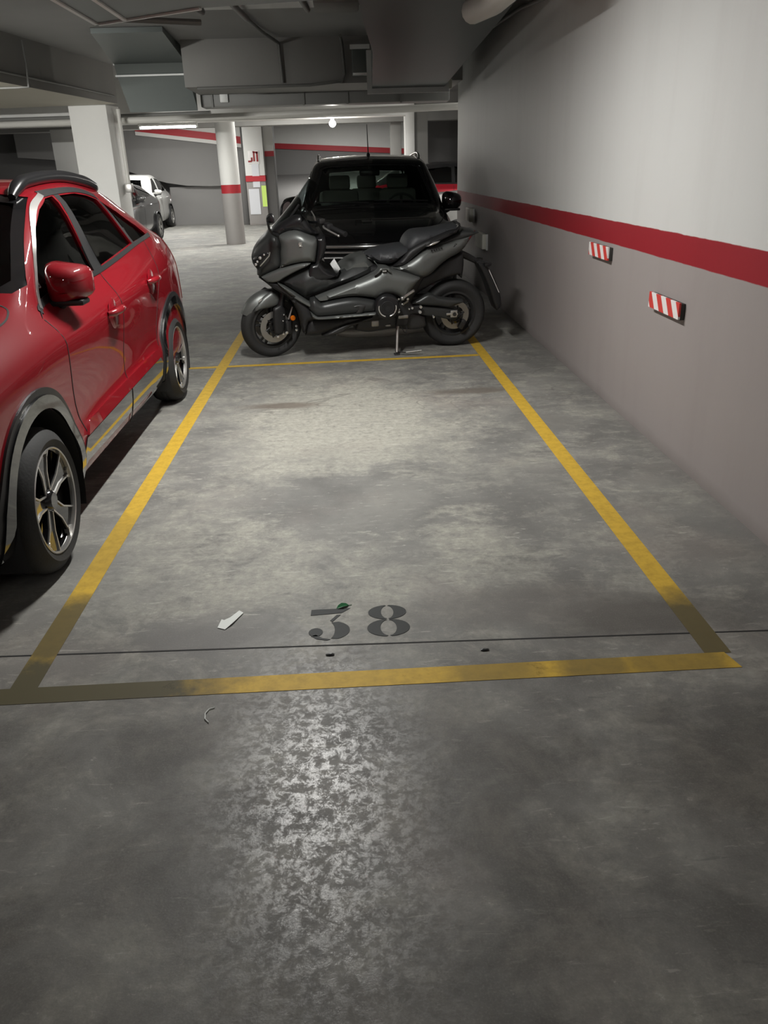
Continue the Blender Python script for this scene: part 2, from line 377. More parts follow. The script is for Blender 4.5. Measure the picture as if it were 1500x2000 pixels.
# ------------------------------------------------------------------ mesh helpers
class MB:
    """collects pieces and links them as one mesh object"""
    def __init__(s): s.v = []; s.f = []; s.mi = []
    def add(s, v, f, mi=0, mtx=None):
        k = len(s.v)
        if mtx is not None: v = [tuple(mtx @ Vector(p)) for p in v]
        s.v += [tuple(p) for p in v]
        s.f += [tuple(i + k for i in q) for q in f]
        s.mi += [mi] * len(f)
        return s
    def box(s, c, size, rot=None, bevel=0.0, mi=0, seg=2):
        bm = bmesh.new()
        bmesh.ops.create_cube(bm, size=1)
        bmesh.ops.scale(bm, vec=size, verts=bm.verts)
        if bevel:
            bmesh.ops.bevel(bm, geom=list(bm.edges), offset=min(bevel, min(size) * .45), segments=seg, profile=0.5, affect='EDGES')
        mtx = Matrix.Translation(c)
        if rot is not None: mtx = mtx @ (rot if isinstance(rot, Matrix) else Matrix.Rotation(rot, 4, 'Z'))
        bm.transform(mtx)
        bm.verts.index_update()
        s.add([v.co[:] for v in bm.verts], [[v.index for v in f.verts] for f in bm.faces], mi)
        bm.free()
        return s
    def tube(s, pts, r, n=10, mi=0, caps=True, closed=False):
        pts = [Vector(p) for p in pts]
        N = len(pts)
        rs = r if isinstance(r, (list, tuple)) else [r] * N
        V = []; F = []
        up = None
        for i in range(N):
            if closed: t = pts[(i + 1) % N] - pts[i - 1]
            else: t = pts[min(i + 1, N - 1)] - pts[max(i - 1, 0)]
            t.normalize()
            if up is None:
                up = Vector((0, 0, 1)) if abs(t.z) < .9 else Vector((0, 1, 0))
            a = t.cross(up)
            if a.length < 1e-6: a = t.orthogonal()
            a.normalize(); b = a.cross(t).normalized(); up = b
            for k in range(n):
                th = 2 * PI * k / n
                V.append(pts[i] + a * (math.cos(th) * rs[i]) + b * (math.sin(th) * rs[i]))
        for i in range(N if closed else N - 1):
            j = (i + 1) % N
            for k in range(n):
                l = (k + 1) % n
                F.append((i * n + k, i * n + l, j * n + l, j * n + k))
        if caps and not closed:
            F.append(tuple(range(n - 1, -1, -1)))
            F.append(tuple((N - 1) * n + k for k in range(n)))
        return s.add(V, F, mi)
    def lathe(s, prof, c=(0, 0, 0), axis='y', n=48, mi=0, mtx=None, closed=True):
        """prof: list of (radius, along-axis)"""
        V = []; F = []; P = len(prof)
        for k in range(n):
            th = 2 * PI * k / n
            for r, a in prof:
                x, y = math.cos(th) * r, math.sin(th) * r
                V.append({'y': (x, a, y), 'z': (x, y, a), 'x': (a, x, y)}[axis])
        for k in range(n):
            l = (k + 1) % n
            for i in range(P if closed else P - 1):
                j = (i + 1) % P
                F.append((k * P + i, k * P + j, l * P + j, l * P + i))
        V = [(p[0] + c[0], p[1] + c[1], p[2] + c[2]) for p in V]
        return s.add(V, F, mi, mtx)
    def prism(s, poly, plane, d0, d1, mi=0, mtx=None):
        """polygon extruded from d0 to d1; plane 'xz' (along y), 'yz' (along x), 'xy' (along z)"""
        def p3(p, d): return {'xz': (p[0], d, p[1]), 'yz': (d, p[0], p[1]), 'xy': (p[0], p[1], d)}[plane]
        n = len(poly)
        V = [p3(p, d0) for p in poly] + [p3(p, d1) for p in poly]
        F = [tuple(range(n)), tuple(range(2 * n - 1, n - 1, -1))]
        F += [(i, i + n, (i + 1) % n + n, (i + 1) % n) for i in range(n)]
        return s.add(V, F, mi, mtx)
    def ball(s, c, r, mi=0, n=12, sc=(1, 1, 1)):
        V = []; F = []
        m_ = n // 2
        for i in range(m_ + 1):
            a = PI * i / m_
            for k in range(n):
                b = 2 * PI * k / n
                V.append((c[0] + r * sc[0] * math.sin(a) * math.cos(b), c[1] + r * sc[1] * math.sin(a) * math.sin(b), c[2] + r * sc[2] * math.cos(a)))
        for i in range(m_):
            for k in range(n):
                l = (k + 1) % n
                F.append((i * n + k, (i + 1) * n + k, (i + 1) * n + l, i * n + l))
        return s.add(V, F, mi)
    def obj(s, name, mats, parent=None, angle=35, xf=None, bevel=0.0, loc=None):
        me = bpy.data.meshes.new(name)
        V = s.v if xf is None else [tuple(xf @ Vector(p)) for p in s.v]
        if loc is not None: V = [(p[0] - loc[0], p[1] - loc[1], p[2] - loc[2]) for p in V]
        me.from_pydata(V, [], s.f)
        for m_ in (mats if isinstance(mats, (list, tuple)) else [mats]): me.materials.append(m_)
        me.polygons.foreach_set('material_index', s.mi)
        bm = bmesh.new(); bm.from_mesh(me)
        bmesh.ops.remove_doubles(bm, verts=bm.verts, dist=1e-5)
        bmesh.ops.recalc_face_normals(bm, faces=bm.faces)
        bm.to_mesh(me); bm.free()
        finish(me, angle)
        o = bpy.data.objects.new(name, me)
        COL.objects.link(o)
        if loc is not None: o.location = loc
        if parent: o.parent = parent
        if bevel:
            b = o.modifiers.new('bevel', 'BEVEL'); b.width = bevel; b.segments = 2; b.limit_method = 'ANGLE'; b.angle_limit = R(40)
        return o

def finish(me, angle=35):
    me.polygons.foreach_set('use_smooth', [True] * len(me.polygons))
    me.set_sharp_from_angle(angle=R(angle))
    me.update()

def tag(o, label=None, cat=None, group=None, kind=None):
    if label: o['label'] = label
    if cat: o['category'] = cat
    if group: o['group'] = group
    if kind: o['kind'] = kind
    return o

def thing(name, label, cat, loc=(0, 0, 0), rotz=0.0, group=None, rot=None):
    o = bpy.data.objects.new(name, None)
    o.empty_display_size = 0.2
    COL.objects.link(o)
    o.location = loc
    o.rotation_euler = rot if rot is not None else (0, 0, rotz)
    return tag(o, label, cat, group)

def structure(o, label=None):
    o['kind'] = 'structure'
    if label: o['label'] = label
    return o

def smooth_poly(poly, it=2, corner=50):
    """rounds soft corners (corner cutting), keeps corners sharper than the given turn angle"""
    P = [(Vector(p), False) for p in poly]
    for k in range(it):
        Q = []
        n = len(P)
        for i in range(n):
            a, b, c = P[i - 1][0], P[i][0], P[(i + 1) % n][0]
            d1, d2 = (b - a), (c - b)
            ang = math.degrees(d1.angle(d2)) if d1.length > 1e-9 and d2.length > 1e-9 else 0
            if P[i][1] or (k == 0 and ang > corner): Q.append((b, True))
            else: Q += [(b * .75 + a * .25, False), (b * .75 + c * .25, False)]
        P = Q
    return [tuple(p[0]) for p in P]

def inside(pt, poly):
    x, y = pt; c = False; n = len(poly); j = n - 1
    for i in range(n):
        xi, yi = poly[i]; xj, yj = poly[j]
        if (yi > y) != (yj > y) and x < (xj - xi) * (y - yi) / (yj - yi) + xi: c = not c
        j = i
    return c

def poly_grid(loops, sp, insets=()):
    """triangulated polygon(s) with inner points -> pts, tris, distance to the edge, boundary index loops"""
    segs = []; pts = []; edges = []; rings = []
    for L in loops:
        n = len(L); ring = []
        st = len(pts)
        for i in range(n):
            a = np.array(L[i]); b = np.array(L[(i + 1) % n])
            k = max(1, int(math.ceil(np.linalg.norm(b - a) / sp)))
            for q in range(k):
                pts.append(tuple(a + (b - a) * q / k))
            segs.append((a, b))
        e = len(pts)
        ring = list(range(st, e)); rings.append(ring)
        edges += [(i, i + 1 if i + 1 < e else st) for i in ring]
    A = np.array([s_[0] for s_ in segs]); B = np.array([s_[1] for s_ in segs])
    AB = B - A; L2 = np.maximum((AB ** 2).sum(1), 1e-12)
    def dist(P):
        P = np.asarray(P, float)
        if len(P) == 0: return np.zeros(0)
        t = np.clip(((P[:, None, :] - A[None]) * AB[None]).sum(2) / L2[None], 0, 1)
        return np.linalg.norm(P[:, None, :] - (A[None] + AB[None] * t[..., None]), axis=2).min(1)
    def ins(p): return sum(inside(p, L) for L in loops) % 2 == 1
    extra = []
    for d in insets:
        cand = []
        for L, ring in zip(loops, rings):
            n = len(ring)
            for i in range(n):
                a = np.array(pts[ring[i - 1]]); b = np.array(pts[ring[i]]); c = np.array(pts[ring[(i + 1) % n]])
                t = c - a; l = np.linalg.norm(t)
                if l < 1e-9: continue
                nn = np.array([-t[1], t[0]]) / l
                cand += [tuple(b + nn * d), tuple(b - nn * d)]
        cand = [p for p in cand if ins(p)]
        dd = dist(cand)
        extra += [p for p, q in zip(cand, dd) if q > d * .88]
    mxd = max(insets) if insets else 0.0
    allp = np.array(pts)
    lo, hi = allp.min(0), allp.max(0)
    cand = []
    row = 0
    y = lo[1] + sp / 2
    while y < hi[1]:
        x = lo[0] + (sp / 2 if row % 2 else sp * .05)
        while x < hi[0]:
            if ins((x, y)): cand.append((x, y))
            x += sp
        y += sp * .87; row += 1
    dd = dist(cand)
    extra += [p for p, q in zip(cand, dd) if q > max(mxd + sp * .35, sp * .5)]
    # thin out close points
    grid = {}
    kept = []
    for p in extra:
        k = (round(p[0] / (sp * .25)), round(p[1] / (sp * .25)))
        if k in grid: continue
        grid[k] = 1; kept.append(p)
    vin = [Vector(p) for p in pts + kept]
    vo, eo, fo, ov, oe, of = delaunay_2d_cdt(vin, edges, [], 0, 1e-7)
    P = [tuple(v) for v in vo]
    T = []
    for f in fo:
        c = (sum(P[i][0] for i in f) / len(f), sum(P[i][1] for i in f) / len(f))
        if ins(c): T.append(tuple(f))
    # boundary edges from the triangles themselves
    cnt = {}
    for f in T:
        for i in range(len(f)):
            e = (f[i], f[(i + 1) % len(f)])
            cnt[e] = cnt.get(e, 0) + 1
    bnd = [e for e in cnt if (e[1], e[0]) not in cnt]
    return P, T, dist(P), bnd

def puff(name, poly, w, matl, parent, depth=0.03, rnd=0.04, sp=0.025, wf=None, smooth=2, corner=50, xf=None, angle=40, holes=(), t0=None, mb=None, mi=0):
    """side-view outline -> solid of half-width w (optionally varied by wf(s, z)) with rounded edges.
    t0: if given, a one-sided panel from depth t0 out to w on the near (-t) side only."""
    loops = [smooth_poly(poly, smooth, corner)] + [list(h) for h in holes]
    P, T, D, bnd = poly_grid(loops, sp, (rnd * .12, rnd * .4, rnd * .8))
    V = []; F = []
    n = len(P)
    def hw(i):
        t = min(D[i] / rnd, 1.0)
        return (w * (wf(*P[i]) if wf else 1.0)) - depth * (1 - math.sqrt(max(0, 1 - (1 - t) ** 2)))
    for i, p in enumerate(P): V.append((p[0], -hw(i), p[1]))
    for i, p in enumerate(P): V.append((p[0], hw(i) if t0 is None else -t0, p[1]))
    for f in T:
        F.append(f); F.append(tuple(i + n for i in reversed(f)))
    for a, b in bnd: F.append((a, b, b + n, a + n))
    mb_ = mb or MB()
    mb_.add(V, F, mi)
    if mb is not None: return mb
    return mb_.obj(name, matl, parent, angle, xf)

# ------------------------------------------------------------------ the setting
def st_box(name, lo, hi, m_, kind=True, bevel=0.0, rotz=0.0):
    c = [(a + b) / 2 for a, b in zip(lo, hi)]
    b = MB(); b.box((0, 0, 0), [h - l for l, h in zip(lo, hi)], bevel=bevel)
    o = b.obj(name, M[m_])
    o.location = c
    o.rotation_euler = (0, 0, rotz)
    # keep world-sized texture coordinates: shift the mesh so that object space equals world space
    if rotz == 0:
        o.data.transform(Matrix.Translation(c)); o.location = (0, 0, 0)
    if kind: o['kind'] = 'structure'
    return o

WX = 1.655          # right wall
SLAB = 3.05
st_box('floor', (-16, -6.2, -0.12), (9, 36, 0), 'floor')
rc = [(WX + .30 - .30 * math.cos(R(a)), 12.45 + .30 * math.sin(R(a))) for a in range(0, 91, 9)]
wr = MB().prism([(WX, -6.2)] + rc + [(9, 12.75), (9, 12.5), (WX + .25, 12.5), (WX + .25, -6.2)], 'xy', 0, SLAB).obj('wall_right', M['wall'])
wr['kind'] = 'structure'
st_box('ceiling', (-16, -6.2, SLAB), (9, 36, SLAB + 0.15), 'slab')
st_box('wall_back', (-16, -6.4, 0), (9, -6.2, SLAB), 'white')
st_box('wall_left', (-16.2, -6.2, 0), (-16, 36, SLAB), 'far_grey')
st_box('wall_far', (-16, 26.2, 0), (-2.95, 26.4, SLAB), 'dark_grey')
st_box('wall_far_right', (1.95, 24.0, 0), (9, 24.2, SLAB), 'dark_grey')
st_box('wall_side', (8.8, 12.75, 0), (9, 24, SLAB), 'dark_grey')

# ceiling beams, all part of the building
def beam(name, p0, p1, wdt, z0, z1, m_, side=0):
    """beam along p0-p1 (plan), width wdt to the left (+) or right (-) of the line or centred"""
    a, b = Vector((*p0, 0)), Vector((*p1, 0))
    d = (b - a).normalized(); nrm = Vector((-d.y, d.x, 0))
    o0 = {0: -wdt / 2, 1: 0, -1: -wdt}[side]
    q = [a + nrm * o0, b + nrm * o0, b + nrm * (o0 + wdt), a + nrm * (o0 + wdt)]
    mb = MB().prism([(p.x, p.y) for p in q], 'xy', z0, z1)
    o = mb.obj(name, M[m_]); o['kind'] = 'structure'
    return o
beam('beam_cross', (-2.06, 12.0), (1.655, 12.03), 1.15, 2.5, SLAB, 'beam', 1)
# long beam over the left bays with its broad beige soffit
mb = MB().prism([(-4.75, 4.0), (-3.57, 14.38), (-9.5, 15.06), (-10.7, 4.7)], 'xy', 2.5, SLAB)
lb = mb.obj('beam_left', [M['beam'], M['beige']])
for p in lb.data.polygons:
    if p.normal.z < -0.5: p.material_index = 1
lb['kind'] = 'structure'
beam('beam_aisle', (-16, 17.1), (1.2, 16.4), 0.45, 2.33, SLAB, 'white', 1)
beam('beam_far', (-16, 21.5), (9, 21.0), 0.5, 2.45, SLAB, 'beam', 1)

# columns
def column(name, lo, hi, m_, rotz=0.0, kind=True):
    b = MB(); b.box((0, 0, 0), (hi[0] - lo[0], hi[1] - lo[1], hi[2] - lo[2]), bevel=0.012)
    b.v = [(p[0], p[1], p[2] + (lo[2] + hi[2]) / 2) for p in b.v]
    o = b.obj(name, M[m_]); o.location = ((lo[0] + hi[0]) / 2, (lo[1] + hi[1]) / 2, 0)
    o.rotation_euler = (0, 0, rotz); o['kind'] = 'structure'
    return o
column('column_square', (-4.37, 14.45, 0), (-3.74, 15.0, 2.5), 'white', R(-6.6))
column('column_back', (-6.75, 20.6, 0), (-5.95, 21.2, 2.46), 'white', R(-5))
mb = MB().lathe([(0, 0), (0.205, 0), (0.205, 2.46), (0, 2.46)], (0, 0, 0), 'z', 40, closed=False)
o = mb.obj('column_round', M['round_col'], angle=60); o.location = (-2.42, 18.3, 0); o['kind'] = 'structure'
column('column_signs', (-2.79, 24.5, 0), (-2.24, 25.1, SLAB), 'pillar_wall')
column('column_behind', (-2.24, 24.9, 0), (-1.98, 25.5, SLAB), 'far_grey')
bnd = MB().box((-2.11, 24.89, 1.89), (0.27, 0.02, 0.14)).obj('trim_1', M['red_band']); bnd['kind'] = 'structure'
bnd = MB().box((-2.11, 24.89, 2.5), (0.27, 0.02, 1.08)).obj('trim_2', M['white']); bnd['kind'] = 'structure'
column('column_far_left', (1.44, 20.0, 0), (1.66, 20.4, SLAB), 'white')
column('column_far_right', (1.66, 20.15, 0), (1.98, 20.6, SLAB), 'beam')
column('column_door_side', (1.19, 21.4, 0), (1.45, 21.9, SLAB), 'beam')

# the ramp beyond: rising slab, its side wall, white-red-white banding
def plate(name, poly, y, th, m_, xo=0):
    o = MB().prism(poly, 'xz', y, y + th).obj(name, M[m_]); o['kind'] = 'structure'; return o
o = MB().prism([(25.0, 0), (33.2, 1.28), (33.2, 1.1), (27.2, 0.0)], 'yz', -2.9, 2.2).obj('ramp', M['far_grey']); o['kind'] = 'structure'
plate('wall_ramp_end', [(-3.2, 0.8), (3.2, 0.8), (3.2, SLAB), (-3.2, SLAB)], 33.2, 0.2, 'far_grey')
plate('trim_3', [(-3.2, 2.43), (3.2, 2.02), (3.2, SLAB), (-3.2, SLAB)], 33.14, 0.06, 'white')
plate('trim_4', [(-3.2, 2.24), (3.2, 1.84), (3.2, 2.02), (-3.2, 2.43)], 33.13, 0.06, 'red_band')
# curved ramp flank on the left: upper grey face, dark gap, lower wall
plate('ramp_flank', [(-9.5, 2.0), (-7.6, 1.83), (-6.6, 1.62), (-5.9, 1.38), (-5.3, 1.20), (-4.7, 1.10), (-4.0, 1.07), (-2.98, 1.07), (-2.98, SLAB), (-9.5, SLAB)], 25.75, 0.42, 'far_grey')
plate('trim_5', [(-6.4, 2.70), (-3.85, 2.30), (-2.98, 2.17), (-2.98, SLAB), (-6.4, SLAB)], 25.70, 0.04, 'white')
plate('trim_6', [(-6.0, 2.60), (-3.85, 2.32), (-2.98, 2.19), (-2.98, 2.38), (-3.85, 2.51), (-6.0, 2.78)], 25.68, 0.02, 'red_band')
plate('trim_7', [(-6.0, 2.50), (-3.85, 2.22), (-2.98, 2.09), (-2.98, 2.19), (-3.85, 2.32), (-6.0, 2.60)], 25.69, 0.03, 'white')
plate('wall_ramp_foot', [(-5.25, 0), (-2.98, 0), (-2.98, 1.07), (-4.2, 1.07), (-5.25, 1.07)], 25.9, 0.25, 'far_grey')

# painted floor markings
def painted(name, poly, m_, z, label, cat='floor marking'):
    bm = bmesh.new()
    vs = [bm.verts.new((*p, z)) for p in poly]
    vt = [bm.verts.new((*p, z - 0.0008)) for p in poly]
    n = len(poly)
    bm.faces.new(vs); bm.faces.new(vt[::-1])
    for i in range(n): bm.faces.new((vs[i], vt[i], vt[(i + 1) % n], vs[(i + 1) % n]))
    bmesh.ops.recalc_face_normals(bm, faces=bm.faces)
    me = bpy.data.meshes.new(name); bm.to_mesh(me); bm.free()
    me.materials.append(M[m_])
    o = bpy.data.objects.new(name, me); COL.objects.link(o)
    return tag(o, label, cat, 'yellow bay lines' if cat == 'floor line' else None)
def strip(a, b, wd):
    a, b = Vector(a), Vector(b); d = (b - a).normalized(); n = Vector((-d.y, d.x)) * wd / 2
    return [tuple(a - n), tuple(b - n), tuple(b + n), tuple(a + n)]
painted('parking_line', strip((-1.07, 2.085), (-1.055, 8.4), 0.085), 'line', 0.0012, 'long yellow bay line on the left, worn away near the front corner', 'floor line')
painted('parking_line', strip((1.13, 2.085), (1.085, 8.2), 0.085), 'line', 0.0012, 'long yellow bay line on the right, running beside the grey wall', 'floor line')
painted('parking_line', [(-1.32, 2.005), (1.17, 2.003), (1.15, 2.088), (-1.32, 2.086)], 'line_front', 0.0014, 'short yellow line across the bay front, below the number', 'floor line')
painted('parking_line', strip((-2.9, 6.36), (1.05, 6.50), 0.062), 'line', 0.0014, 'thin yellow line across the bay end, in front of the scooter', 'floor line')
jt = MB().prism(strip((-9, 2.68), (1.66, 2.185), 0.006), 'xy', 0.0004, 0.0010)
jt = MB().prism([(-9, 2.512), (-1.2, 2.270), (1.655, 2.188), (1.655, 2.194), (-1.2, 2.277), (-9, 2.519)], 'xy', 0.0002, 0.0011)
o = jt.obj('trim_8', M['joint']); o['kind'] = 'structure'

# stencilled bay number
def arc(cx, cy, rx, ry, a0, a1, n=14): return [(cx + rx * math.cos(R(a0 + (a1 - a0) * i / n)), cy + ry * math.sin(R(a0 + (a1 - a0) * i / n))) for i in range(n + 1)]
def crescent(cx, cy, ro, ri, a0, a1, ix=0.0):
    return arc(cx, cy, ro[0], ro[1], a0, a1) + arc(cx + ix, cy, ri[0], ri[1], a1, a0)
three = [[(0.03, .99), (0.02, .80), (.78, .84), (1.0, .99)],
         [(.50, .60), (.66, .78), (.76, .78), (.56, .56)],
         crescent(.46, .29, (.52, .30), (.16, .28), -62, 62),
         arc(.17, .25, .17, .13, 0, 360)[:-1],
         [(.06, .14), (.20, .04), (.45, -.01), (.52, .015), (.32, .07), (.18, .17)]]
eight = [crescent(.5, .775, (.46, .235), (.15, .215), 97, 263),
         crescent(.5, .775, (.46, .235), (.15, .215), 83, -83),
         crescent(.5, .27, (.50, .27), (.19, .245), 97, 263),
         crescent(.5, .27, (.50, .27), (.19, .245), 83, -83)]
def digit(shapes, x0, y0, wd, ht, label):
    mb = MB()
    for s_ in shapes:
        mb.prism([(x0 + p[0] * wd, y0 + p[1] * ht) for p in s_], 'xy', 0.0004, 0.0015)
    o = mb.obj('stencil_digit', M['digit'], loc=(x0 + wd / 2, y0 + ht / 2, 0))
    tag(o, label, 'number', 'stencilled bay number')
digit(three, -0.192, 2.275, 0.145, 0.205, 'dark grey stencilled digit 3 on the floor, flat top and half worn')
digit(eight, 0.010, 2.280, 0.148, 0.205, 'dark grey stencilled digit 8 on the floor, to the right of the 3')

# litter
mb = MB()
pp = [(-.512, 2.386), (-.484, 2.372), (-.462, 2.405), (-.432, 2.478), (-.448, 2.488), (-.474, 2.440), (-.492, 2.418), (-.502, 2.424)]
n = len(pp)
zz = [.002, .002, .006, .003, .007, .009, .012, .012]
mb.add([(*p, z) for p, z in zip(pp, zz)] + [(*p, z + .0008) for p, z in zip(pp, zz)], [tuple(range(n))[::-1], tuple(range(n, 2 * n))] + [(i, (i + 1) % n, (i + 1) % n + n, i + n) for i in range(n)])
o = mb.obj('paper_scrap', M['paper'], loc=(-.47, 2.43, 0)); tag(o, 'crumpled white paper scrap on the floor left of the number', 'litter')
mb = MB()
lf = [(0, 0, .001), (.012, .010, .007), (.028, .014, .010), (.044, .010, .006), (.05, .0, .001), (.040, -.008, .005), (.022, -.011, .008), (.008, -.007, .004)]
mb.add([(*p[:2], p[2]) for p in lf] + [(.024, .001, .003)], [(i, (i + 1) % 8, 8) for i in range(8)])
mb.add([(p[0], p[1], p[2] + .0008) for p in lf] + [(.024, .001, .0038)], [((i + 1) % 8, i, 8) for i in range(8)])
mb.tube([(.024, 0, .004), (.06, -.004, .002)], .0012, 6)
o = mb.obj('fallen_leaf', M['leaf'], xf=Matrix.Translation((-.098, 2.478, 0)) @ Matrix.Rotation(R(25), 4, 'Z')); tag(o, 'small dark green leaf on the floor above the digit 3', 'leaf')
mb = MB(); mb.tube([(-.462, 1.868, .003), (-.475, 1.885, .004), (-.478, 1.91, .004), (-.470, 1.93, .003), (-.455, 1.937, .002)], .0016, 6)
o = mb.obj('plastic_thread', M['paper'], loc=(-.47, 1.9, 0)); tag(o, 'thin curled white thread on the floor in front of the bay', 'litter')
for lx, ly, lab in ((.391, 2.168, 'tiny dark chip on the floor below the digit 8, right of it'), (-.116, 2.185, 'tiny dark ringed chip on the floor below the digit 3')):
    mb = MB(); mb.lathe([(0, 0), (.012, .0), (.014, .003), (.007, .006), (0, .005)], (0, 0, 0), 'z', 9, closed=False)
    mb.v = [(p[0] * 1.1, p[1] * .5, p[2]) for p in mb.v]
    o = mb.obj('stone_chip', M['black']); o.location = (lx, ly, 0.0005); tag(o, lab, 'litter')

# ------------------------------------------------------------------ lamps
def tube_lamp(name, c, length, rotz, watts, label, omni=False):
    t = thing(name, label, 'lamp', c, rotz)
    mb = MB(); mb.box((0, 0, .035), (length + .06, .10, .05), bevel=.012)
    mb.box((-length / 2 - .015, 0, 0), (.03, .045, .06), bevel=.006); mb.box((length / 2 + .015, 0, 0), (.03, .045, .06), bevel=.006)
    mb.obj('housing', M['lamp_body'], t)
    MB().tube([(-length / 2, 0, -.01), (length / 2, 0, -.01)], .019, 14).obj('tube', M['tube_on'], t)
    if omni:
        ld = bpy.data.lights.new(name + '_light', 'POINT'); ld.shadow_soft_size = .12
    else:
        ld = bpy.data.lights.new(name + '_light', 'AREA')
        ld.shape = 'RECTANGLE'; ld.size = length; ld.size_y = 0.06
    ld.energy = watts; ld.color = (1.0, 0.99, 0.95)
    lo = bpy.data.objects.new('light', ld); COL.objects.link(lo); lo.parent = t; lo.location = (0, 0, -.15 if omni else -.04)
    return t
tube_lamp('ceiling_lamp', (-.42, 4.42, 2.62), 1.2, R(90), LAMP_W['bay'], 'strip lamp hung above the empty bay')
for dx in (-.45, .45): MB().tube([(dx, 0, .06), (dx, 0, .44)], .006, 6).obj('hanger_rod', M['steel'], bpy.data.objects['ceiling_lamp'])
tube_lamp('ceiling_lamp', (-0.9, -2.6, 2.95), 1.2, R(90), LAMP_W['behind'], 'unseen strip lamp added behind the viewer as fill light')  # invented fill lamp behind the camera
tube_lamp('ceiling_lamp', (-5.2, 9.6, 2.15), 1.2, R(90), LAMP_W['aisle'], 'unseen strip lamp added under the left beam to brighten column and soffit', True)  # added lamp out of view, lifts the square column and the soffit
for dx in (-.45, .45): MB().tube([(dx, 0, .06), (dx, 0, .30)], .006, 6).obj('hanger_rod', M['steel'], bpy.data.objects['ceiling_lamp.002'])
tube_lamp('ceiling_lamp', (-3.29, 16.8, 2.27), 1.05, R(0), LAMP_W['tube'], 'lit tube lamp hanging under the white beam, left of the round column')
tube_lamp('ceiling_lamp', (-4.6, 22.6, 2.95), 1.2, R(90), LAMP_W['far'], 'unseen strip lamp added near the far ramp to brighten the far end')  # extra lamp out of sight, added to brighten the far end
t_ = tube_lamp('ceiling_lamp', (-4.9, 6.6, 2.36), 1.2, R(0), LAMP_W['wash'], 'unseen strip lamp added by the left beam, tilted to brighten the columns')  # made-up wash lamp outside the view, aimed at the square column
t_.rotation_euler = (R(68), 0, 0)
[c for c in t_.children if c.type == 'LIGHT'][0].data.spread = R(95)
tube_lamp('ceiling_lamp', (-0.2, 29.5, 2.97), 1.2, R(0), LAMP_W['ramp'], 'unseen strip lamp added above the far ramp to brighten it')  # extra lamp for the ramp, hidden by the beams
tube_lamp('ceiling_lamp', (-1.0, 19.3, 2.97), 1.2, R(90), LAMP_W['mid'], 'unseen strip lamp added behind the white beam, past the black car')  # added out of sight to light the white beam and black car roof
tube_lamp('ceiling_lamp', (3.2, 14.3, 2.97), 1.2, R(90), LAMP_W['right'], 'unseen strip lamp added to light the cars beyond the right wall end')  # added behind the wall to light the half hidden white car
tube_lamp('ceiling_lamp', (-8.0, 1.0, 2.97), 1.2, R(90), LAMP_W['left'], 'unseen strip lamp added over the aisle far to the left as fill')  # invented fill lamp, left of the view
t = thing('bulb_lamp', 'small round lit bulb on the white beam above the black car', 'lamp', (-.174, 16.62, 2.25))
MB().lathe([(0, .0), (.035, .0), (.035, .04), (.02, .05), (0, .05)], (0, 0, .03), 'z', 16, closed=False).obj('socket', M['lamp_body'], t)
MB().ball((0, 0, -.02), .062, n=16).obj('bulb', M['bulb_on'], t)
ld = bpy.data.lights.new('bulb_light', 'POINT'); ld.energy = LAMP_W['bulb']; ld.shadow_soft_size = .06; ld.color = (1, .96, .88)
lo = bpy.data.objects.new('light', ld); COL.objects.link(lo); lo.parent = t; lo.location = (0, -.12, -.1)

# ------------------------------------------------------------------ ducts, pipes, conduits
def rect_duct(name, rings, label, cat='duct', flange=None, mats='duct', open_end=False, group=None):
    """rings: list of 4-corner loops; flanges at ring indices"""
    t = thing(name, label, cat, group=group)
    V = []; F = []
    for r_ in rings: V += r_
    for i in range(len(rings) - 1):
        for k in range(4):
            l = (k + 1) % 4
            F.append((i * 4 + k, i * 4 + l, i * 4 + 4 + l, i * 4 + 4 + k))
    F.append((0, 3, 2, 1))
    n = len(rings) - 1
    if not open_end: F.append((n * 4, n * 4 + 1, n * 4 + 2, n * 4 + 3))
    mb = MB(); mb.add(V, F)
    mb.obj('duct_body', M[mats], t, 30)
    for i in flange or []:
        mb = MB()
        r_ = [Vector(p) for p in rings[i]]
        c = sum(r_, Vector()) / 4
        r2 = [c + (p - c) * 1.0 for p in r_]
        ax = Vector(rings[min(i + 1, n)][0]) - Vector(rings[max(i - 1, 0)][0]); ax.normalize()
        for k in range(4):
            a, b = r2[k], r2[(k + 1) % 4]
            d = (b - a).normalized(); out = ((a + b) / 2 - c).normalized()
            o_ = d.cross(ax).normalized()
            if o_.dot(out) < 0: o_ = -o_
            e = .06
            mb.add([a - d * e - ax * .012, b + d * e - ax * .012, b + d * e + o_ * e - ax * .012, a - d * e + o_ * e - ax * .012,
                    a - d * e + ax * .012, b + d * e + ax * .012, b + d * e + o_ * e + ax * .012, a - d * e + o_ * e + ax * .012],
                   [(0, 1, 2, 3), (7, 6, 5, 4), (0, 4, 5, 1), (1, 5, 6, 2), (2, 6, 7, 3), (3, 7, 4, 0)])
        mb.obj('flange', M['duct_edge'], t, 30)
    return t
def sec(x0, x1, y, z0, z1): return [(x0, y, z0), (x1, y, z0), (x1, y, z1), (x0, y, z1)]
# dark duct beside the right wall, dropping to an open framed mouth
rect_duct('air_duct', [sec(.12, 1.36, 6.3, 2.62, 3.0), sec(.22, 1.36, 7.6, 2.55, 3.0), sec(.34, 1.36, 9.0, 2.50, 3.0), sec(.40, 1.31, 11.2, 2.36, 2.72)],
          'dark sheet-metal duct beside the right wall, open mouth framed in bare metal', flange=[3], mats='duct')
mb = MB()
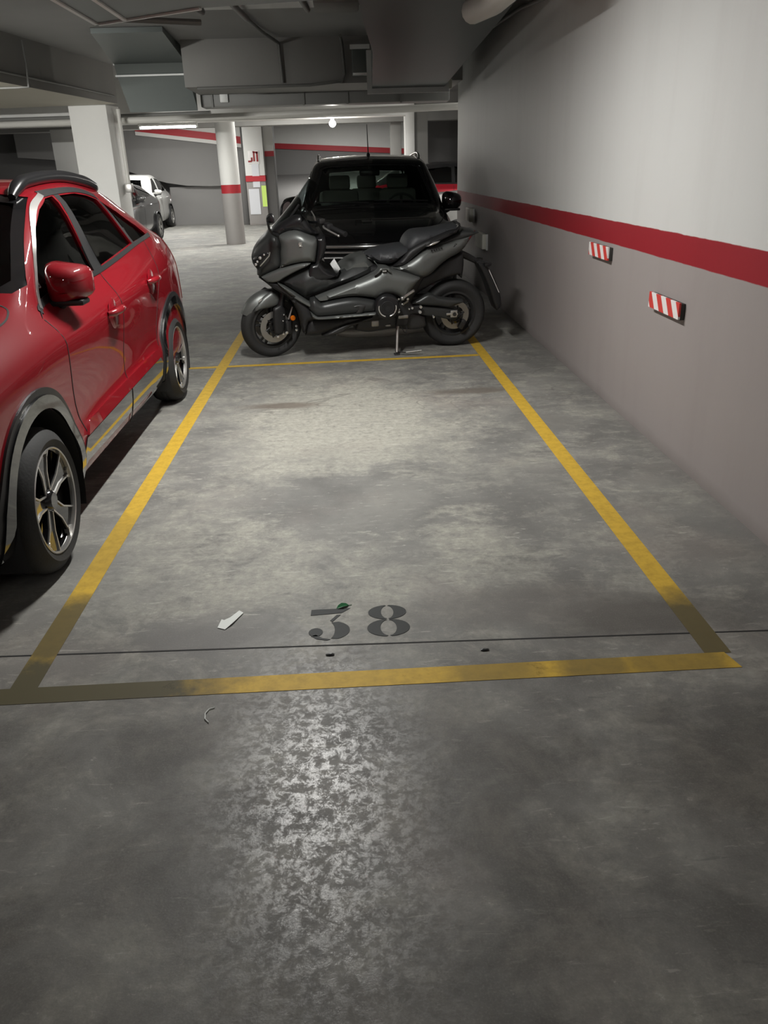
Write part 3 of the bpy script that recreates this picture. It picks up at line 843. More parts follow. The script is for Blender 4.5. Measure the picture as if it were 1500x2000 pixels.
# broad duct overhead at the top edge, its far side running askew
t = thing('air_duct', 'wide grey sheet-metal duct under the ceiling at the top edge', 'duct')
MB().prism([(-1.80, 5.0), (-1.82, 7.0), (-.94, 6.45), (.06, 6.22), (.06, 5.0)], 'xy', 2.5, 2.98).obj('duct_body', M['duct'], t, 30)
MB().box((-1.80, 6.0, 2.494), (.03, 1.98, .012)).obj('seam_strip', M['duct_edge'], t)
MB().box((-1.55, 5.9, 2.494), (.03, 1.80, .012)).obj('seam_strip', M['duct_edge'], t)
MB().prism(strip((-1.82, 6.99), (-.94, 6.44), .03), 'xy', 2.488, 2.51).obj('seam_strip', M['duct_edge'], t)
MB().tube([(-1.86, 7.1, 2.56), (-1.08, 7.36, 2.55)], .022, 8).obj('hanger_bar', M['conduit'], t)
for hx, hy in ((-1.7, 6.8), (-.3, 6.2)): MB().tube([(hx, hy, 2.97), (hx, hy, 3.06)], .012, 6).obj('hanger_rod', M['conduit'], t)
# duct branch in front of the cross beam on the left, bending down
rect_duct('air_duct', [sec(-2.9, -2.06, 10.9, 2.99, 3.045), sec(-3.16, -2.16, 12.85, 2.885, 3.045), sec(-3.16, -2.16, 12.93, 2.745, 3.045), sec(-3.08, -2.10, 13.08, 2.29, 3.045)],
          'grey-green sheet-metal duct with a sloping face by the left beam', flange=[])
fl = bpy.data.objects['air_duct.002']
for z_ in (2.885, 2.745): MB().box((-2.66, 12.88 if z_ > 2.8 else 12.92, z_), (1.04, .03, .022)).obj('flange', M['duct_edge'], fl)
t = thing('air_duct', 'long low duct running behind the cross beam towards the right wall', 'duct')
MB().box((-.22, 13.45, 2.47), (3.70, .42, .26), bevel=.01).obj('duct_body', M['conduit'], t)
for x in (-1.9, -.55, .1, .9): MB().box((x, 13.23, 2.47), (.03, .02, .28)).obj('seam_rib', M['conduit'], t)
MB().box((-1.72, 13.22, 2.48), (.12, .03, .17), bevel=.01).obj('hatch', M['duct_edge'], t)
# small square duct elbow at the big duct
t = thing('air_duct', 'small dark duct stub beside the open-mouthed duct, on the cross beam', 'duct')
MB().box((.27, 11.75, 2.72), (.20, .45, .30), bevel=.01).obj('duct_body', M['duct'], t)
MB().box((.27, 11.52, 2.86), (.25, .03, .05)).obj('flange', M['duct_edge'], t)
# white pipe across the hall
def pipe(name, pts, r, m_, label, cat='pipe', n=14, group=None):
    mb = MB(); mb.tube(pts, r, n)
    return tag(mb.obj(name, M[m_], angle=60), label, cat, group)
pp_ = pipe('pipe', [(-9, 15.72, 2.31), (-3.16, 14.95, 2.29), (.76, 14.1, 2.29), (1.64, 13.9, 2.295), (5, 13.3, 2.3)], .052, 'pipe', 'long whitish pipe crossing the hall just above the columns')
pipe('pipe', [(-9, 16.2, 2.42), (-3.3, 15.9, 2.42), (-2.3, 15.7, 2.42)], .03, 'conduit', 'thin dark pipe left of the round column, above the tube lamp')
pipe('pipe', [(1.50, 11.97, 2.93), (1.505, 10.2, 2.90), (1.505, 8.6, 2.88), (1.50, 7.4, 2.80), (1.47, 6.4, 2.70)], .085, 'pipe', 'beige pipe running along the top of the right wall')
pipe('pipe', [(.98, 6.62, 2.47), (1.06, 6.2, 2.46), (1.10, 5.2, 2.46)], .085, 'pipe', 'thick white pipe end at the top by the right wall')
pipe('conduit', [(1.634, 7.0, 2.62), (1.634, 8.2, 2.72), (1.634, 10.2, 2.80), (1.634, 11.97, 2.80)], .018, 'conduit', 'dark conduit along the upper edge of the right wall', 'conduit')
bdir = Vector((1.18, 10.38, 0)).normalized()
def onb(y, off=0.02): x = -4.75 + (y - 4.0) * (1.18 / 10.38); return (x + off, y)
pipe('conduit', [(*onb(4.4), 2.62), (*onb(8), 2.62), (*onb(11), 2.61), (*onb(14.2), 2.60)], .016, 'conduit', 'thin conduit along the side of the left beam', 'conduit', 8)
pipe('conduit', [(*onb(11.35, .05), 3.0), (*onb(11.35, .05), 2.75), (*onb(11.30, .05), 2.49), (-4.0, 11.25, 2.484), (-4.7, 11.3, 2.484), (-6.2, 11.5, 2.484)], .013, 'conduit', 'thin cable dropping over the left beam and along its soffit', 'cable', 8)
pipe('conduit', [(-1.05, 9.9, 3.02), (-.93, 11.2, 3.01), (-.78, 11.97, 2.98), (-.76, 11.98, 2.52)], .022, 'conduit', 'grey conduit down the middle of the cross beam face', 'conduit', 8)
pipe('conduit', [(.03, 11.4, 2.97), (.05, 11.97, 2.96), (.07, 11.98, 2.60), (.02, 11.97, 2.52), (-.4, 11.98, 2.485), (-1.9, 11.98, 2.48)], .02, 'conduit', 'dark cable down the right of the cross beam and along its lower edge', 'cable', 8)
pipe('conduit', [(-1.55, 8.0, 2.93), (-1.35, 9.3, 2.93)], .04, 'conduit', 'short dark hanger bar under the ceiling above the left duct', 'bar', 8)
pipe('conduit', [(-1.05, 7.6, 2.9), (-.95, 9.8, 2.93)], .03, 'conduit', 'dark hanger bar under the ceiling left of the middle', 'bar', 8)
pipe('conduit', [(-.42, 7.7, 2.95), (-.30, 9.6, 2.97)], .03, 'conduit', 'dark hanger bar under the ceiling near the open-mouthed duct', 'bar', 8)
tag(MB().box((-.62, 8.9, 3.01), (1.9, 1.3, .06), bevel=.01).obj('ceiling_panel', M['lamp_body']), 'pale flat panel under the ceiling between the ducts', 'panel')
tag(MB().box((.0, 8.6, 2.90), (.42, .5, .16), bevel=.02).obj('junction_box', M['beam']), 'pale box under the ceiling left of the open-mouthed duct', 'box')
tag(MB().box((1.45, 11.95, 2.45), (.10, .08, .12), bevel=.01).obj('junction_box', M['cream']), 'small pale box on the cross beam beside the right wall', 'box')
# pipe that runs down the square column
dp = pipe('pipe', [(-3.66, 14.70, 2.45), (-3.66, 14.70, 1.32)], .032, 'pipe', 'white down pipe on the right side of the square column')
MB().box((-3.66, 14.70, 1.25), (.12, .12, .14), bevel=.012).obj('end_box', M['steel'], dp)

# ------------------------------------------------------------------ wall furniture
def wall_bumper(y0, y1, z0, z1, label, rev):
    t = thing('wall_bumper', label, 'bumper pad', (WX, (y0 + y1) / 2, (z0 + z1) / 2), group='striped wall bumpers')
    L, Hh = y1 - y0, z1 - z0
    MB().box((-.012, 0, -.004), (.024, L, Hh), bevel=.004).obj('backing', M['bump_back'], t)
    pad = MB(); red = MB()
    ns = 7; sl = .10
    # slanted stripes; y runs away from the viewer
    def clip(poly, lo, hi):
        out = []
        for side, lim in ((1, lo), (-1, hi)):
            out = []
            for i in range(len(poly)):
                a, b = poly[i], poly[(i + 1) % len(poly)]
                ia, ib = side * (a[0] - lim) >= 0, side * (b[0] - lim) >= 0
                if ia: out.append(a)
                if ia != ib:
                    k = (lim - a[0]) / (b[0] - a[0]); out.append((lim, a[1] + (b[1] - a[1]) * k))
            poly = out
            if not poly: return []
        return poly
    wd = L / 6.2
    for i in range(-1, 8):
        a = -L / 2 + (i - .15) * wd
        q = clip([(a, -Hh / 2), (a + wd, -Hh / 2), (a + wd + sl * .6, Hh / 2), (a + sl * .6, Hh / 2)], -L / 2, L / 2)
        if len(q) > 2: (pad if (i + rev) % 2 else red).prism(q, 'yz', -.034, -.024)
    pad.obj('white_stripes', M['bump_white'], t); red.obj('red_stripes', M['bump_red'], t)
    return t
wall_bumper(5.085, 5.495, .880, .960, 'small red-white striped pad just under the red wall band', 0)
wall_bumper(3.895, 4.31, .722, .802, 'larger red-white striped pad nearer the viewer, lower on the grey wall', 1)
for (y0, y1, z0, z1, lab) in ((10.75, 11.1, .772, .935, 'cream box on the grey wall under the red band, beside the black car mirror'),
                             (9.70, 10.25, .53, .70, 'cream box on the grey wall just behind the scooter tail')):
    t = thing('wall_box', lab, 'wall box', (WX, (y0 + y1) / 2, (z0 + z1) / 2))
    MB().box((-.035, 0, 0), (.07, y1 - y0, z1 - z0), bevel=.01).obj('cover', M['cream'], t)
    MB().box((-.012, 0, -.006), (.024, y1 - y0 + .012, z1 - z0 + .012), bevel=.004).obj('back_plate', M['lamp_body'], t)

# papers and signs on the far column
def sheet(name, x0, x1, z0, z1, m_, label, cat, dy=0.0, tilt=0.0):
    mb = MB(); mb.box((0, 0, 0), (x1 - x0, .008, z1 - z0))
    o = mb.obj(name, M[m_]); o.location = ((x0 + x1) / 2, 24.49 - dy, (z0 + z1) / 2); o.rotation_euler = (0, tilt, 0)
    return tag(o, label, cat)
sheet('notice_sheet', -2.60, -2.40, 1.02, 1.66, 'paper_sheet', 'tall pale notice sheet on the far white column, under the red sign', 'notice')
sheet('notice_sheet', -2.74, -2.44, .30, .98, 'paper_sheet', 'lower pale notice sheet on the far white column', 'notice')
sheet('notice_strip', -2.37, -2.24, .50, 1.06, 'lime', 'lime green strip hung on the far white column', 'notice')
t = thing('wall_sign', 'small white sign with a dark red emblem on the far white column', 'sign', (-2.52, 24.49, 1.80))
MB().box((0, 0, 0), (.30, .01, .34), bevel=.003).obj('plate', M['sign_white'], t)
mb = MB()
mb.box((.01, -.008, .02), (.045, .006, .24)).box((.10, -.008, .02), (.05, .006, .26)).box((.05, -.008, .13), (.14, .006, .04), Matrix.Rotation(.25, 4, 'Y')).box((-.11, -.008, -.10), (.10, .006, .045)).box((-.055, -.008, -.05), (.05, .006, .10))
mb.obj('emblem', M['sign_red'], t)
tag(MB().box((-2.515, 24.485, 1.245), (.56, .02, .14)).obj('column_band', M['red_band']), 'red painted band around the far white column behind the notices', 'band')
# dark door leaf beside the column
tag(MB().box((-3.02, 24.9, 1.0), (.34, .05, 2.0), bevel=.01).obj('door_leaf', M['dark_grey']), 'dark narrow door leaf between the round column and the far white column', 'door')

# ------------------------------------------------------------------ cars
def pchip(xq, x, y):
    x = np.asarray(x, float); y = np.asarray(y, float); xq = np.asarray(xq, float)
    h = np.diff(x); d = np.diff(y, axis=0) / (h[:, None] if y.ndim > 1 else h)
    m = np.zeros_like(y)
    for i in range(1, len(x) - 1):
        a, b = d[i - 1], d[i]
        w1, w2 = 2 * h[i] + h[i - 1], h[i] + 2 * h[i - 1]
        with np.errstate(divide='ignore', invalid='ignore'):
            hm = (w1 + w2) / (w1 / a + w2 / b)
        m[i] = np.where(a * b > 0, hm, 0)
    m[0], m[-1] = d[0], d[-1]
    k = np.clip(np.searchsorted(x, xq) - 1, 0, len(x) - 2)
    t = (xq - x[k]) / h[k]
    if y.ndim > 1: t = t[:, None]; hk = h[k][:, None]
    else: hk = h[k]
    return ((1 + 2 * t) * (1 - t) ** 2) * y[k] + t * (1 - t) ** 2 * hk * m[k] + t * t * (3 - 2 * t) * y[k + 1] + t * t * (t - 1) * hk * m[k + 1]

def body_rings(tab, nx=110, sub=5):
    xs = np.array([r[0] for r in tab], float)
    K = len(tab[0][1])
    C = np.array([[c for p in r[1] for c in p] for r in tab], float)
    # denser sampling at both ends
    u = np.linspace(0, 1, nx)
    x = xs[0] + (xs[-1] - xs[0]) * (0.75 * u + 0.25 * (0.5 - 0.5 * np.cos(PI * u)))
    Q = pchip(x, xs, C).reshape(nx, K, 2)
    out = []
    for i in range(nx):
        P = Q[i]
        s = np.concatenate([[0], np.cumsum(np.linalg.norm(np.diff(P, axis=0), axis=1) + 1e-6)])
        tq = np.concatenate([np.linspace(s[k], s[k + 1], sub, endpoint=False) for k in range(K - 1)] + [[s[-1]]])
        out.append(pchip(tq, s, P))
    return x, np.array(out)

def rings_mesh(x, H, bow=None, shrink=0.0):
    """closed loft from half rings"""
    nx, M_, _ = H.shape
    V = []; F = []
    for i in range(nx):
        h = H[i].copy()
        if shrink:
            d = np.gradient(h, axis=0); l = np.linalg.norm(d, axis=1) + 1e-9
            nrm = np.stack([-d[:, 1], d[:, 0]], 1) / l[:, None]
            h = h + nrm * shrink
            h[:, 0] = np.maximum(h[:, 0], 0); h[0, 0] = h[-1, 0] = 0
        full = [(a, b) for a, b in h] + [(-a, b) for a, b in h[-2:0:-1]]
        for a, b in full:
            V.append((x[i] + (bow(x[i], a, b) if bow else 0), a, b))
    n = 2 * (M_ - 1)
    for i in range(nx - 1):
        for k in range(n):
            l = (k + 1) % n
            F.append((i * n + k, (i + 1) * n + k, (i + 1) * n + l, i * n + l))
    for i, rev in ((0, False), (nx - 1, True)):
        c = len(V)
        V.append(tuple(np.mean(V[i * n:(i + 1) * n], axis=0)))
        for k in range(n):
            q = (i * n + k, i * n + (k + 1) % n, c)
            F.append(q[::-1] if rev else q)
    return V, F

def tmp_mesh(V, F):
    me = bpy.data.meshes.new('tmp'); me.from_pydata([tuple(v) for v in V], [], F)
    bm = bmesh.new(); bm.from_mesh(me); bmesh.ops.recalc_face_normals(bm, faces=bm.faces); bm.to_mesh(me); bm.free()
    return me

def boolean(me, cutters, op='DIFFERENCE'):
    o = bpy.data.objects.new('tmp_a', me); COL.objects.link(o)
    cs = []
    for c in cutters:
        co = bpy.data.objects.new('tmp_b', c); COL.objects.link(co); cs.append(co)
        m_ = o.modifiers.new('b', 'BOOLEAN'); m_.operation = op; m_.object = co
        m_.solver = 'EXACT'
    dg = bpy.context.evaluated_depsgraph_get(); dg.update()
    res = bpy.data.meshes.new_from_object(o.evaluated_get(dg))
    for c in cs: bpy.data.objects.remove(c, do_unlink=True)
    bpy.data.objects.remove(o, do_unlink=True)
    return res

def prism_mesh(poly, plane, a, b):
    mb = MB().prism(poly, plane, a, b); return tmp_mesh(mb.v, mb.f)

def cyl_mesh(c, r, y0, y1, n=48):
    mb = MB(); mb.prism([(c[0] + r * math.cos(2 * PI * k / n), c[1] + r * math.sin(2 * PI * k / n)) for k in range(n)], 'xz', y0, y1)
    return tmp_mesh(mb.v, mb.f)

class Skin:
    """ray-casts outlines onto a car body"""
    def __init__(s, V, F): s.t = BVHTree.FromPolygons([Vector(v) for v in V], F)
    def hit(s, p, axis, sign):
        if axis == 'y': o, d = Vector((p[0], 4 * sign, p[1])), Vector((0, -sign, 0))
        elif axis == 'x': o, d = Vector((-3 if sign < 0 else 9, p[0], p[1])), Vector((-sign, 0, 0))
        else: o, d = Vector((p[0], p[1], 4)), Vector((0, 0, -1))
        q, n, _, _ = s.t.ray_cast(o, d)
        if q is None:
            q0 = o + d * (4 - 0.8 if axis == 'y' else 3)
            q, n, _, _ = s.t.find_nearest(q0)
        if n.dot(d) > 0: n = -n
        return q, n
    def patch(s, mb, loops, axis, sign, off, th=0.006, sp=0.05, mi=0):
        P, T, D, bnd = poly_grid(loops, sp)
        A = []; B = []
        for p in P:
            q, n = s.hit(p, axis, sign)
            A.append(q + n * off); B.append(q + n * (off - th))
        k = len(P)
        F = [f for f in T] + [tuple(i + k for i in reversed(f)) for f in T] + [(a, b, b + k, a + k) for a, b in bnd]
        mb.add(A + B, F, mi)
        return mb

def ribbon(path, wd):
    """thin closed outline around an open 2-D path"""
    L = []; Rr = []
    n = len(path)
    for i, p in enumerate(path):
        a = Vector(path[max(i - 1, 0)]); b = Vector(path[min(i + 1, n - 1)])
        d = (b - a).normalized(); nn = Vector((-d.y, d.x)) * wd / 2
        L.append(tuple(Vector(p) + nn)); Rr.append(tuple(Vector(p) - nn))
    return L + Rr[::-1]

def arcpts(c, r, a0, a1, n=24): return [(c[0] + r * math.cos(R(a0 + (a1 - a0) * i / n)), c[1] + r * math.sin(R(a0 + (a1 - a0) * i / n))) for i in range(n + 1)]

def curve2(pts, n=6):
    """smooth open curve through points"""
    P = [np.array(p, float) for p in pts]; out = []
    for i in range(len(P) - 1):
        p0, p1, p2, p3 = P[max(i - 1, 0)], P[i], P[i + 1], P[min(i + 2, len(P) - 1)]
        for k in range(n):
            t = k / n
            out.append(tuple(0.5 * ((2 * p1) + (-p0 + p2) * t + (2 * p0 - 5 * p1 + 4 * p2 - p3) * t * t + (-p0 + 3 * p1 - 3 * p2 + p3) * t ** 3)))
    return out + [tuple(P[-1])]

def car_wheel(parent, c, side, rt, rr, wd, style, rot=0.0, name='wheel'):
    """side=+1: outer face towards +y"""
    t = bpy.data.objects.new(name, None); COL.objects.link(t); t.parent = parent; t.location = c
    t.empty_display_size = .1
    s = side
    h = wd / 2
    prof = [(rr - .004, -h + .01), (rr + .02, -h), (rt - .05, -h - .004), (rt - .012, -h + .022), (rt, -h + .05), (rt, -.02), (rt - .006, -.018), (rt - .006, -.012), (rt, -.010),
            (rt, .010), (rt - .006, .012), (rt - .006, .018), (rt, .02), (rt, h - .05), (rt - .012, h - .022), (rt - .05, h + .004), (rr + .02, h), (rr - .004, h - .01)]
    MB().lathe(prof, n=64).obj('tyre', M['rubber'], t, 40)
    rim = MB()
    fy = s * (h - .012)
    rim.lathe([(rr, -h * .9 * s), (rr, fy - s * .012), (rr - .012, fy - s * .012), (rr - .022, -h * .9 * s)], n=64, mi=0)
    rim.lathe([(rr, fy - s * .012), (rr, fy + s * .006), (rr - .004, fy + s * .009), (rr - .008, fy + s * .006), (rr - .008, fy - s * .012)], n=64, mi=1)
    if style['bg'] is not None:
        rim.lathe([(0, fy - s * .05), (rr - .015, fy - s * .055), (rr - .015, fy - s * .07), (0, fy - s * .065)], n=48, mi=0, closed=False)
    rim.lathe([(.0, fy - s * .002), (.032, fy - s * .002), (.042, fy - s * .012), (.05, fy - s * .05), (0, fy - s * .06)], n=32, mi=0, closed=False)
    rim.obj('rim', [M['gloss_black'], M['alu']], t, 40)
    sp = MB()
    ns = style['n']
    for k in range(ns):
        a = rot + 2 * PI * k / ns
        ca, sa = math.cos(a), math.sin(a)
        def tr(u, v, y): return (u * ca - v * sa, y, u * sa + v * ca)
        for (o_, mi, y0, y1) in style['sp'](rr, fy, s):
            V = [tr(u, v, y0(u)) for u, v in o_] + [tr(u, v, y1(u)) for u, v in o_]
            n = len(o_)
            sp.add(V, [tuple(range(n)), tuple(range(2 * n - 1, n - 1, -1))] + [(i, (i + 1) % n, (i + 1) % n + n, i + n) for i in range(n)], mi)
    sp.obj('spokes', [M['gloss_black'], M['alu']], t, 30)
    return t

def sp_niro(rr, fy, s):
    """broad dark blade outlined by a thin machined Y on both edges"""
    top = lambda d: (lambda u: fy - s * (d + .018 * (1 - u / rr)))
    L = []
    w0, w1 = .026, .064
    blade = [(.03, -w0), (rr * .55, -w0 - .004), (rr - .012, -w1), (rr - .012, w1), (rr * .55, w0 + .004), (.03, w0)]
    L.append((blade, 0, top(.008), top(.03)))
    for q in (-1, 1):
        L.append(([(.032, q * w0), (rr * .55, q * (w0 + .004)), (rr - .010, q * w1), (rr - .010, q * (w1 - .008)), (rr * .55, q * (w0 - .003)), (.034, q * (w0 - .006))], 1, top(.002), top(.02)))
    L.append(([(rr * .80, -.047), (rr - .008, -w1 - .022), (rr - .008, -w1 + .005), (rr * .83, -.042)], 1, top(.0), top(.02)))
    L.append(([(rr - .03, -.055), (rr - .009, -.062), (rr - .009, -.022), (rr - .022, -.03)], 1, top(.001), top(.02)))
    return L

def sp_plain(rr, fy, s):
    f = lambda u: fy - s * .004
    g = lambda u: fy - s * .03
    return [([(.03, -.022), (rr - .01, -.034), (rr - .01, .034), (.03, .022)], 1, f, g)]

def build_car(name, label, cat, loc, rotz, tab, P):
    t = thing(name, label, cat, loc, rotz)
    t.scale = P.get('scale', (1, 1, 1))
    nx, sub = P.get('res', (110, 5))
    x, H = body_rings(tab, nx, sub)
    V, F = rings_mesh(x, H, P.get('bow'))
    skin = Skin(V, F)
    P['skin'] = skin
    solid = tmp_mesh(V, F)
    cut = []
    c0, c1 = P['cabin']
    sel = (x > c0) & (x < c1)
    Hi = H[sel].copy()
    zf = P.get('floor_z', .36)
    Hi[:, :, 1] = np.maximum(Hi[:, :, 1], zf + 0 * Hi[:, :, 1])
    Vi, Fi = rings_mesh(x[sel], np.where(Hi[:, :, 1:2] > zf + .001, Hi, Hi), None, P.get('wall_th', .05))
    cut.append(tmp_mesh(Vi, Fi))
    for wx in (P['wx'][0], P['wx'][1]):
        for s in (-1, 1):
            a, b = s * (P['track'] - P['ww'] - .06), s * 2.0
            cut.append(cyl_mesh((wx, P['wz']), P['arch'], min(a, b), max(a, b)))
    for poly in P['side_windows']: cut.append(prism_mesh(poly, 'xz', -2, 2))
    ws = P['windscreen']; full = ws + [(-p[0], p[1]) for p in ws[::-1]]
    cut.append(prism_mesh(full, 'yz', -1, P['mid']))
    rw = P.get('rear_window')
    if rw:
        fullr = rw + [(-p[0], p[1]) for p in rw[::-1]]
        cut.append(prism_mesh(fullr, 'yz', P['mid'] + .1, 9))
    me = boolean(solid, cut)
    me.materials.clear(); me.materials.append(P['paint'])
    me.name = 'body'
    finish(me, 30)
    bo = bpy.data.objects.new('body', me); COL.objects.link(bo); bo.parent = t
    P['body'] = bo
    # glass
    gm = P.get('glass', M['glass_dark'])
    for s in (-1, 1):
        for i, poly in enumerate(P['side_windows']):
            mb = MB(); skin.patch(mb, [poly], 'y', s, -.012, .004, .07)
            mb.obj('side_window', P.get('glasses', [gm] * 9)[i], t, 60)
    mb = MB(); skin.patch(mb, [full], 'x', -1, -.008, .005, .08); mb.obj('windscreen', P.get('glass_ws', gm), t, 60)
    if rw:
        mb = MB(); skin.patch(mb, [fullr], 'x', 1, -.008, .005, .1); mb.obj('rear_window', gm, t, 60)
    # wheels
    k = 0
    for wx in P['wx']:
        for s in (-1, 1):
            car_wheel(t, (wx, s * (P['track'] - P['ww'] / 2), P['rt']), s, P['rt'], P['rr'], P['ww'], P['wheel'], P.get('wrot', .3) + k * .37)
            k += 1
    # wheel wells (dark liners)
    for wx in P['wx']:
        for s in (-1, 1):
            mb = MB()
            n = 24
            y0, y1 = s * (P['track'] - P['ww'] - .05), s * (P['track'] - .012)
            pr = arcpts((wx, P['wz']), P['arch'] - .003, -25, 205, n)
            mb.add([(p[0], y0, p[1]) for p in pr] + [(p[0], y1, p[1]) for p in pr] + [(wx, y0, P['wz'])],
                   [(i, i + 1, i + n + 2, i + n + 1) for i in range(n)] + [(i + 1, i, 2 * n + 2) for i in range(n)])
            mb.obj('wheel_liner', M['black'], t)
    # underside tray
    MB().box(((P['wx'][0] + P['wx'][1]) / 2, 0, P['rt'] * .75), (P['wx'][1] - P['wx'][0] - .6, P['track'] * 1.5, .06)).obj('underbody', M['black'], t)
    return t

def seat_pair(t, x, ys, P, z0=.42, tilt=.18, m_='interior', hi=1.0):
    for y in ys:
        mb = MB()
        mb.box((x - .18, y, z0 + .12), (.50, .46, .16), bevel=.05)
        rt = Matrix.Rotation(tilt, 4, 'Y')
        mb.box((x + .14, y, z0 + .46 * hi), (.14, .46, .60 * hi), rt, bevel=.05)
        mb.box((x + .22, y, z0 + .84 * hi), (.09, .26, .17), rt, bevel=.035)
        mb.obj('seat', M[m_], t)

def steering(t, x, y, z):
    mb = MB()
    mt = Matrix.Translation((x, y, z)) @ Matrix.Rotation(R(65), 4, 'Y')
    ring = [mt @ Vector((.18 * math.cos(2 * PI * k / 28), .18 * math.sin(2 * PI * k / 28), 0)) for k in range(28)]
    mb.tube(ring, .014, 8, closed=True)
    mb.tube([mt @ Vector((-.17, 0, 0)), mt @ Vector((.17, 0, 0))], .016, 8)
    mb.tube([mt @ Vector((0, -.17, 0)), mt @ Vector((0, .17, 0))], .016, 8)
    mb.tube([mt @ Vector((0, 0, 0)), mt @ Vector((0, 0, -.3))], .03, 8)
    mb.obj('steering_wheel', M['interior'], t)

def mirror(t, skin, x, z, s, yb, size, paint, out=.20, arm='black', boxy=.62):
    """door mirror: shell narrowing outwards, glass facing back, foot on the door"""
    L, Wd, Ht = size
    r_ = bpy.data.objects.new('door_mirror', None); COL.objects.link(r_); r_.parent = t; r_.location = (x, s * (yb + out), z)
    rings = []
    for fx, sc in ((-L * .5, .42), (-L * .36, .78), (-L * .12, .96), (L * .2, 1.0), (L * .42, .98), (L * .5, .92)):
        ring = []
        for k in range(20):
            a = 2 * PI * k / 20
            c_, s_ = math.cos(a), math.sin(a)
            e = boxy
            yy = math.copysign(abs(c_) ** e, c_) * Wd / 2 * sc
            zz_ = math.copysign(abs(s_) ** e, s_) * Ht / 2 * sc * (1.0 - .20 * (yy / (Wd / 2)))
            ring.append((fx + .05 * abs(yy) / Wd, s * yy, zz_))
        rings.append(ring)
    mb = MB()
    Vv = [p for q in rings for p in q]
    Ff = [(i * 20 + k, i * 20 + (k + 1) % 20, (i + 1) * 20 + (k + 1) % 20, (i + 1) * 20 + k) for i in range(len(rings) - 1) for k in range(20)]
    Ff += [tuple(range(19, -1, -1)), tuple(range((len(rings) - 1) * 20, len(rings) * 20))]
    mb.add(Vv, Ff)
    mb.obj('shell', paint, r_, 50)
    MB().box((L * .5 + .002, 0, 0), (.008, Wd * .82, Ht * .74), bevel=.003).obj('mirror_glass', M['chrome'], r_)
    MB().tube([(0.01, -s * Wd * .2, -Ht * .42), (.03, -s * (out * .8), -Ht * .55), (.04, -s * (out + .03), -Ht * .5)], [.035, .03, .035], 10).box((0, 0, -Ht * .47), (L * .6, Wd * .8, .025), bevel=.01).obj('mirror_foot', M[arm], r_)
    return r_

def K(*p): return list(p)

# ---- red crossover beside the bay
def ring_(zb, wb, ws, zs, wc, zc, wd, zd, wsh, zsh, wbl, zbl, wt, zt, wr, zr, zc_):
    return [(0, zb), (wb, zb), (ws, zs), (wc, zc), (wd, zd), (wsh, zsh), (wbl, zbl), (wt, zt), (wr, zr), (0, zc_)]
RED = [
 (0.00, ring_(.22, .46, .60, .26, .66, .38, .68, .50, .67, .64, .63, .70, .55, .74, .42, .765, .78)),
 (0.08, ring_(.20, .58, .70, .235, .77, .37, .78, .50, .78, .68, .73, .775, .64, .81, .48, .835, .85)),
 (0.30, ring_(.19, .64, .79, .225, .845, .37, .85, .50, .848, .74, .785, .845, .68, .885, .51, .905, .92)),
 (0.80, ring_(.19, .66, .815, .22, .862, .37, .862, .50, .868, .79, .775, .915, .68, .955, .52, .968, .98)),
 (1.12, ring_(.19, .66, .82, .22, .858, .38, .848, .50, .870, .81, .765, .945, .69, .99, .55, 1.005, 1.02)),
 (1.32, ring_(.19, .66, .82, .22, .856, .385, .842, .49, .870, .815, .765, .960, .700, 1.075, .57, 1.115, 1.14)),
 (1.62, ring_(.19, .66, .82, .22, .856, .39, .836, .49, .870, .82, .772, .975, .670, 1.245, .57, 1.285, 1.31)),
 (1.96, ring_(.19, .66, .82, .22, .856, .395, .834, .49, .870, .83, .780, .990, .638, 1.385, .55, 1.415, 1.445)),
 (2.40, ring_(.19, .66, .82, .22, .856, .40, .834, .50, .870, .84, .788, 1.010, .628, 1.395, .55, 1.435, 1.468)),
 (2.95, ring_(.19, .66, .82, .22, .858, .41, .84, .52, .868, .85, .792, 1.042, .61, 1.355, .53, 1.405, 1.44)),
 (3.36, ring_(.20, .66, .815, .23, .862, .42, .862, .55, .866, .86, .798, 1.060, .595, 1.285, .515, 1.345, 1.385)),
 (3.66, ring_(.22, .64, .80, .25, .855, .42, .858, .56, .852, .86, .775, 1.055, .60, 1.18, .50, 1.255, 1.30)),
 (3.92, ring_(.25, .58, .74, .29, .80, .43, .82, .57, .81, .85, .725, 1.015, .59, 1.065, .47, 1.10, 1.13)),
 (4.08, ring_(.29, .50, .66, .33, .72, .45, .74, .58, .735, .82, .66, .95, .55, .985, .44, 1.0, 1.01)),
 (4.13, ring_(.34, .42, .58, .38, .64, .48, .66, .59, .65, .78, .58, .88, .48, .91, .38, .92, .925)),
]
def red_bow(x, y, z):
    k = max(0.0, 1 - x / .9)
    return .30 * k * k * (y / .85) ** 2
FW = [(1.335, .985), (1.50, 1.135), (1.66, 1.25), (1.80, 1.325), (1.93, 1.368), (2.045, 1.375), (2.10, 1.02)]
RWN = [(2.20, 1.025), (2.135, 1.375), (2.40, 1.378), (2.62, 1.360), (2.755, 1.335), (2.905, 1.082)]
QW = [(2.955, 1.085), (2.81, 1.325), (3.02, 1.255), (3.22, 1.165), (3.31, 1.098)]
WSC = [(0, 1.075), (.40, 1.06), (.69, 1.03), (.722, 1.05), (.604, 1.378), (.42, 1.403), (0, 1.42)]
RWD = [(0, 1.15), (.50, 1.14), (.46, 1.32), (0, 1.34)]
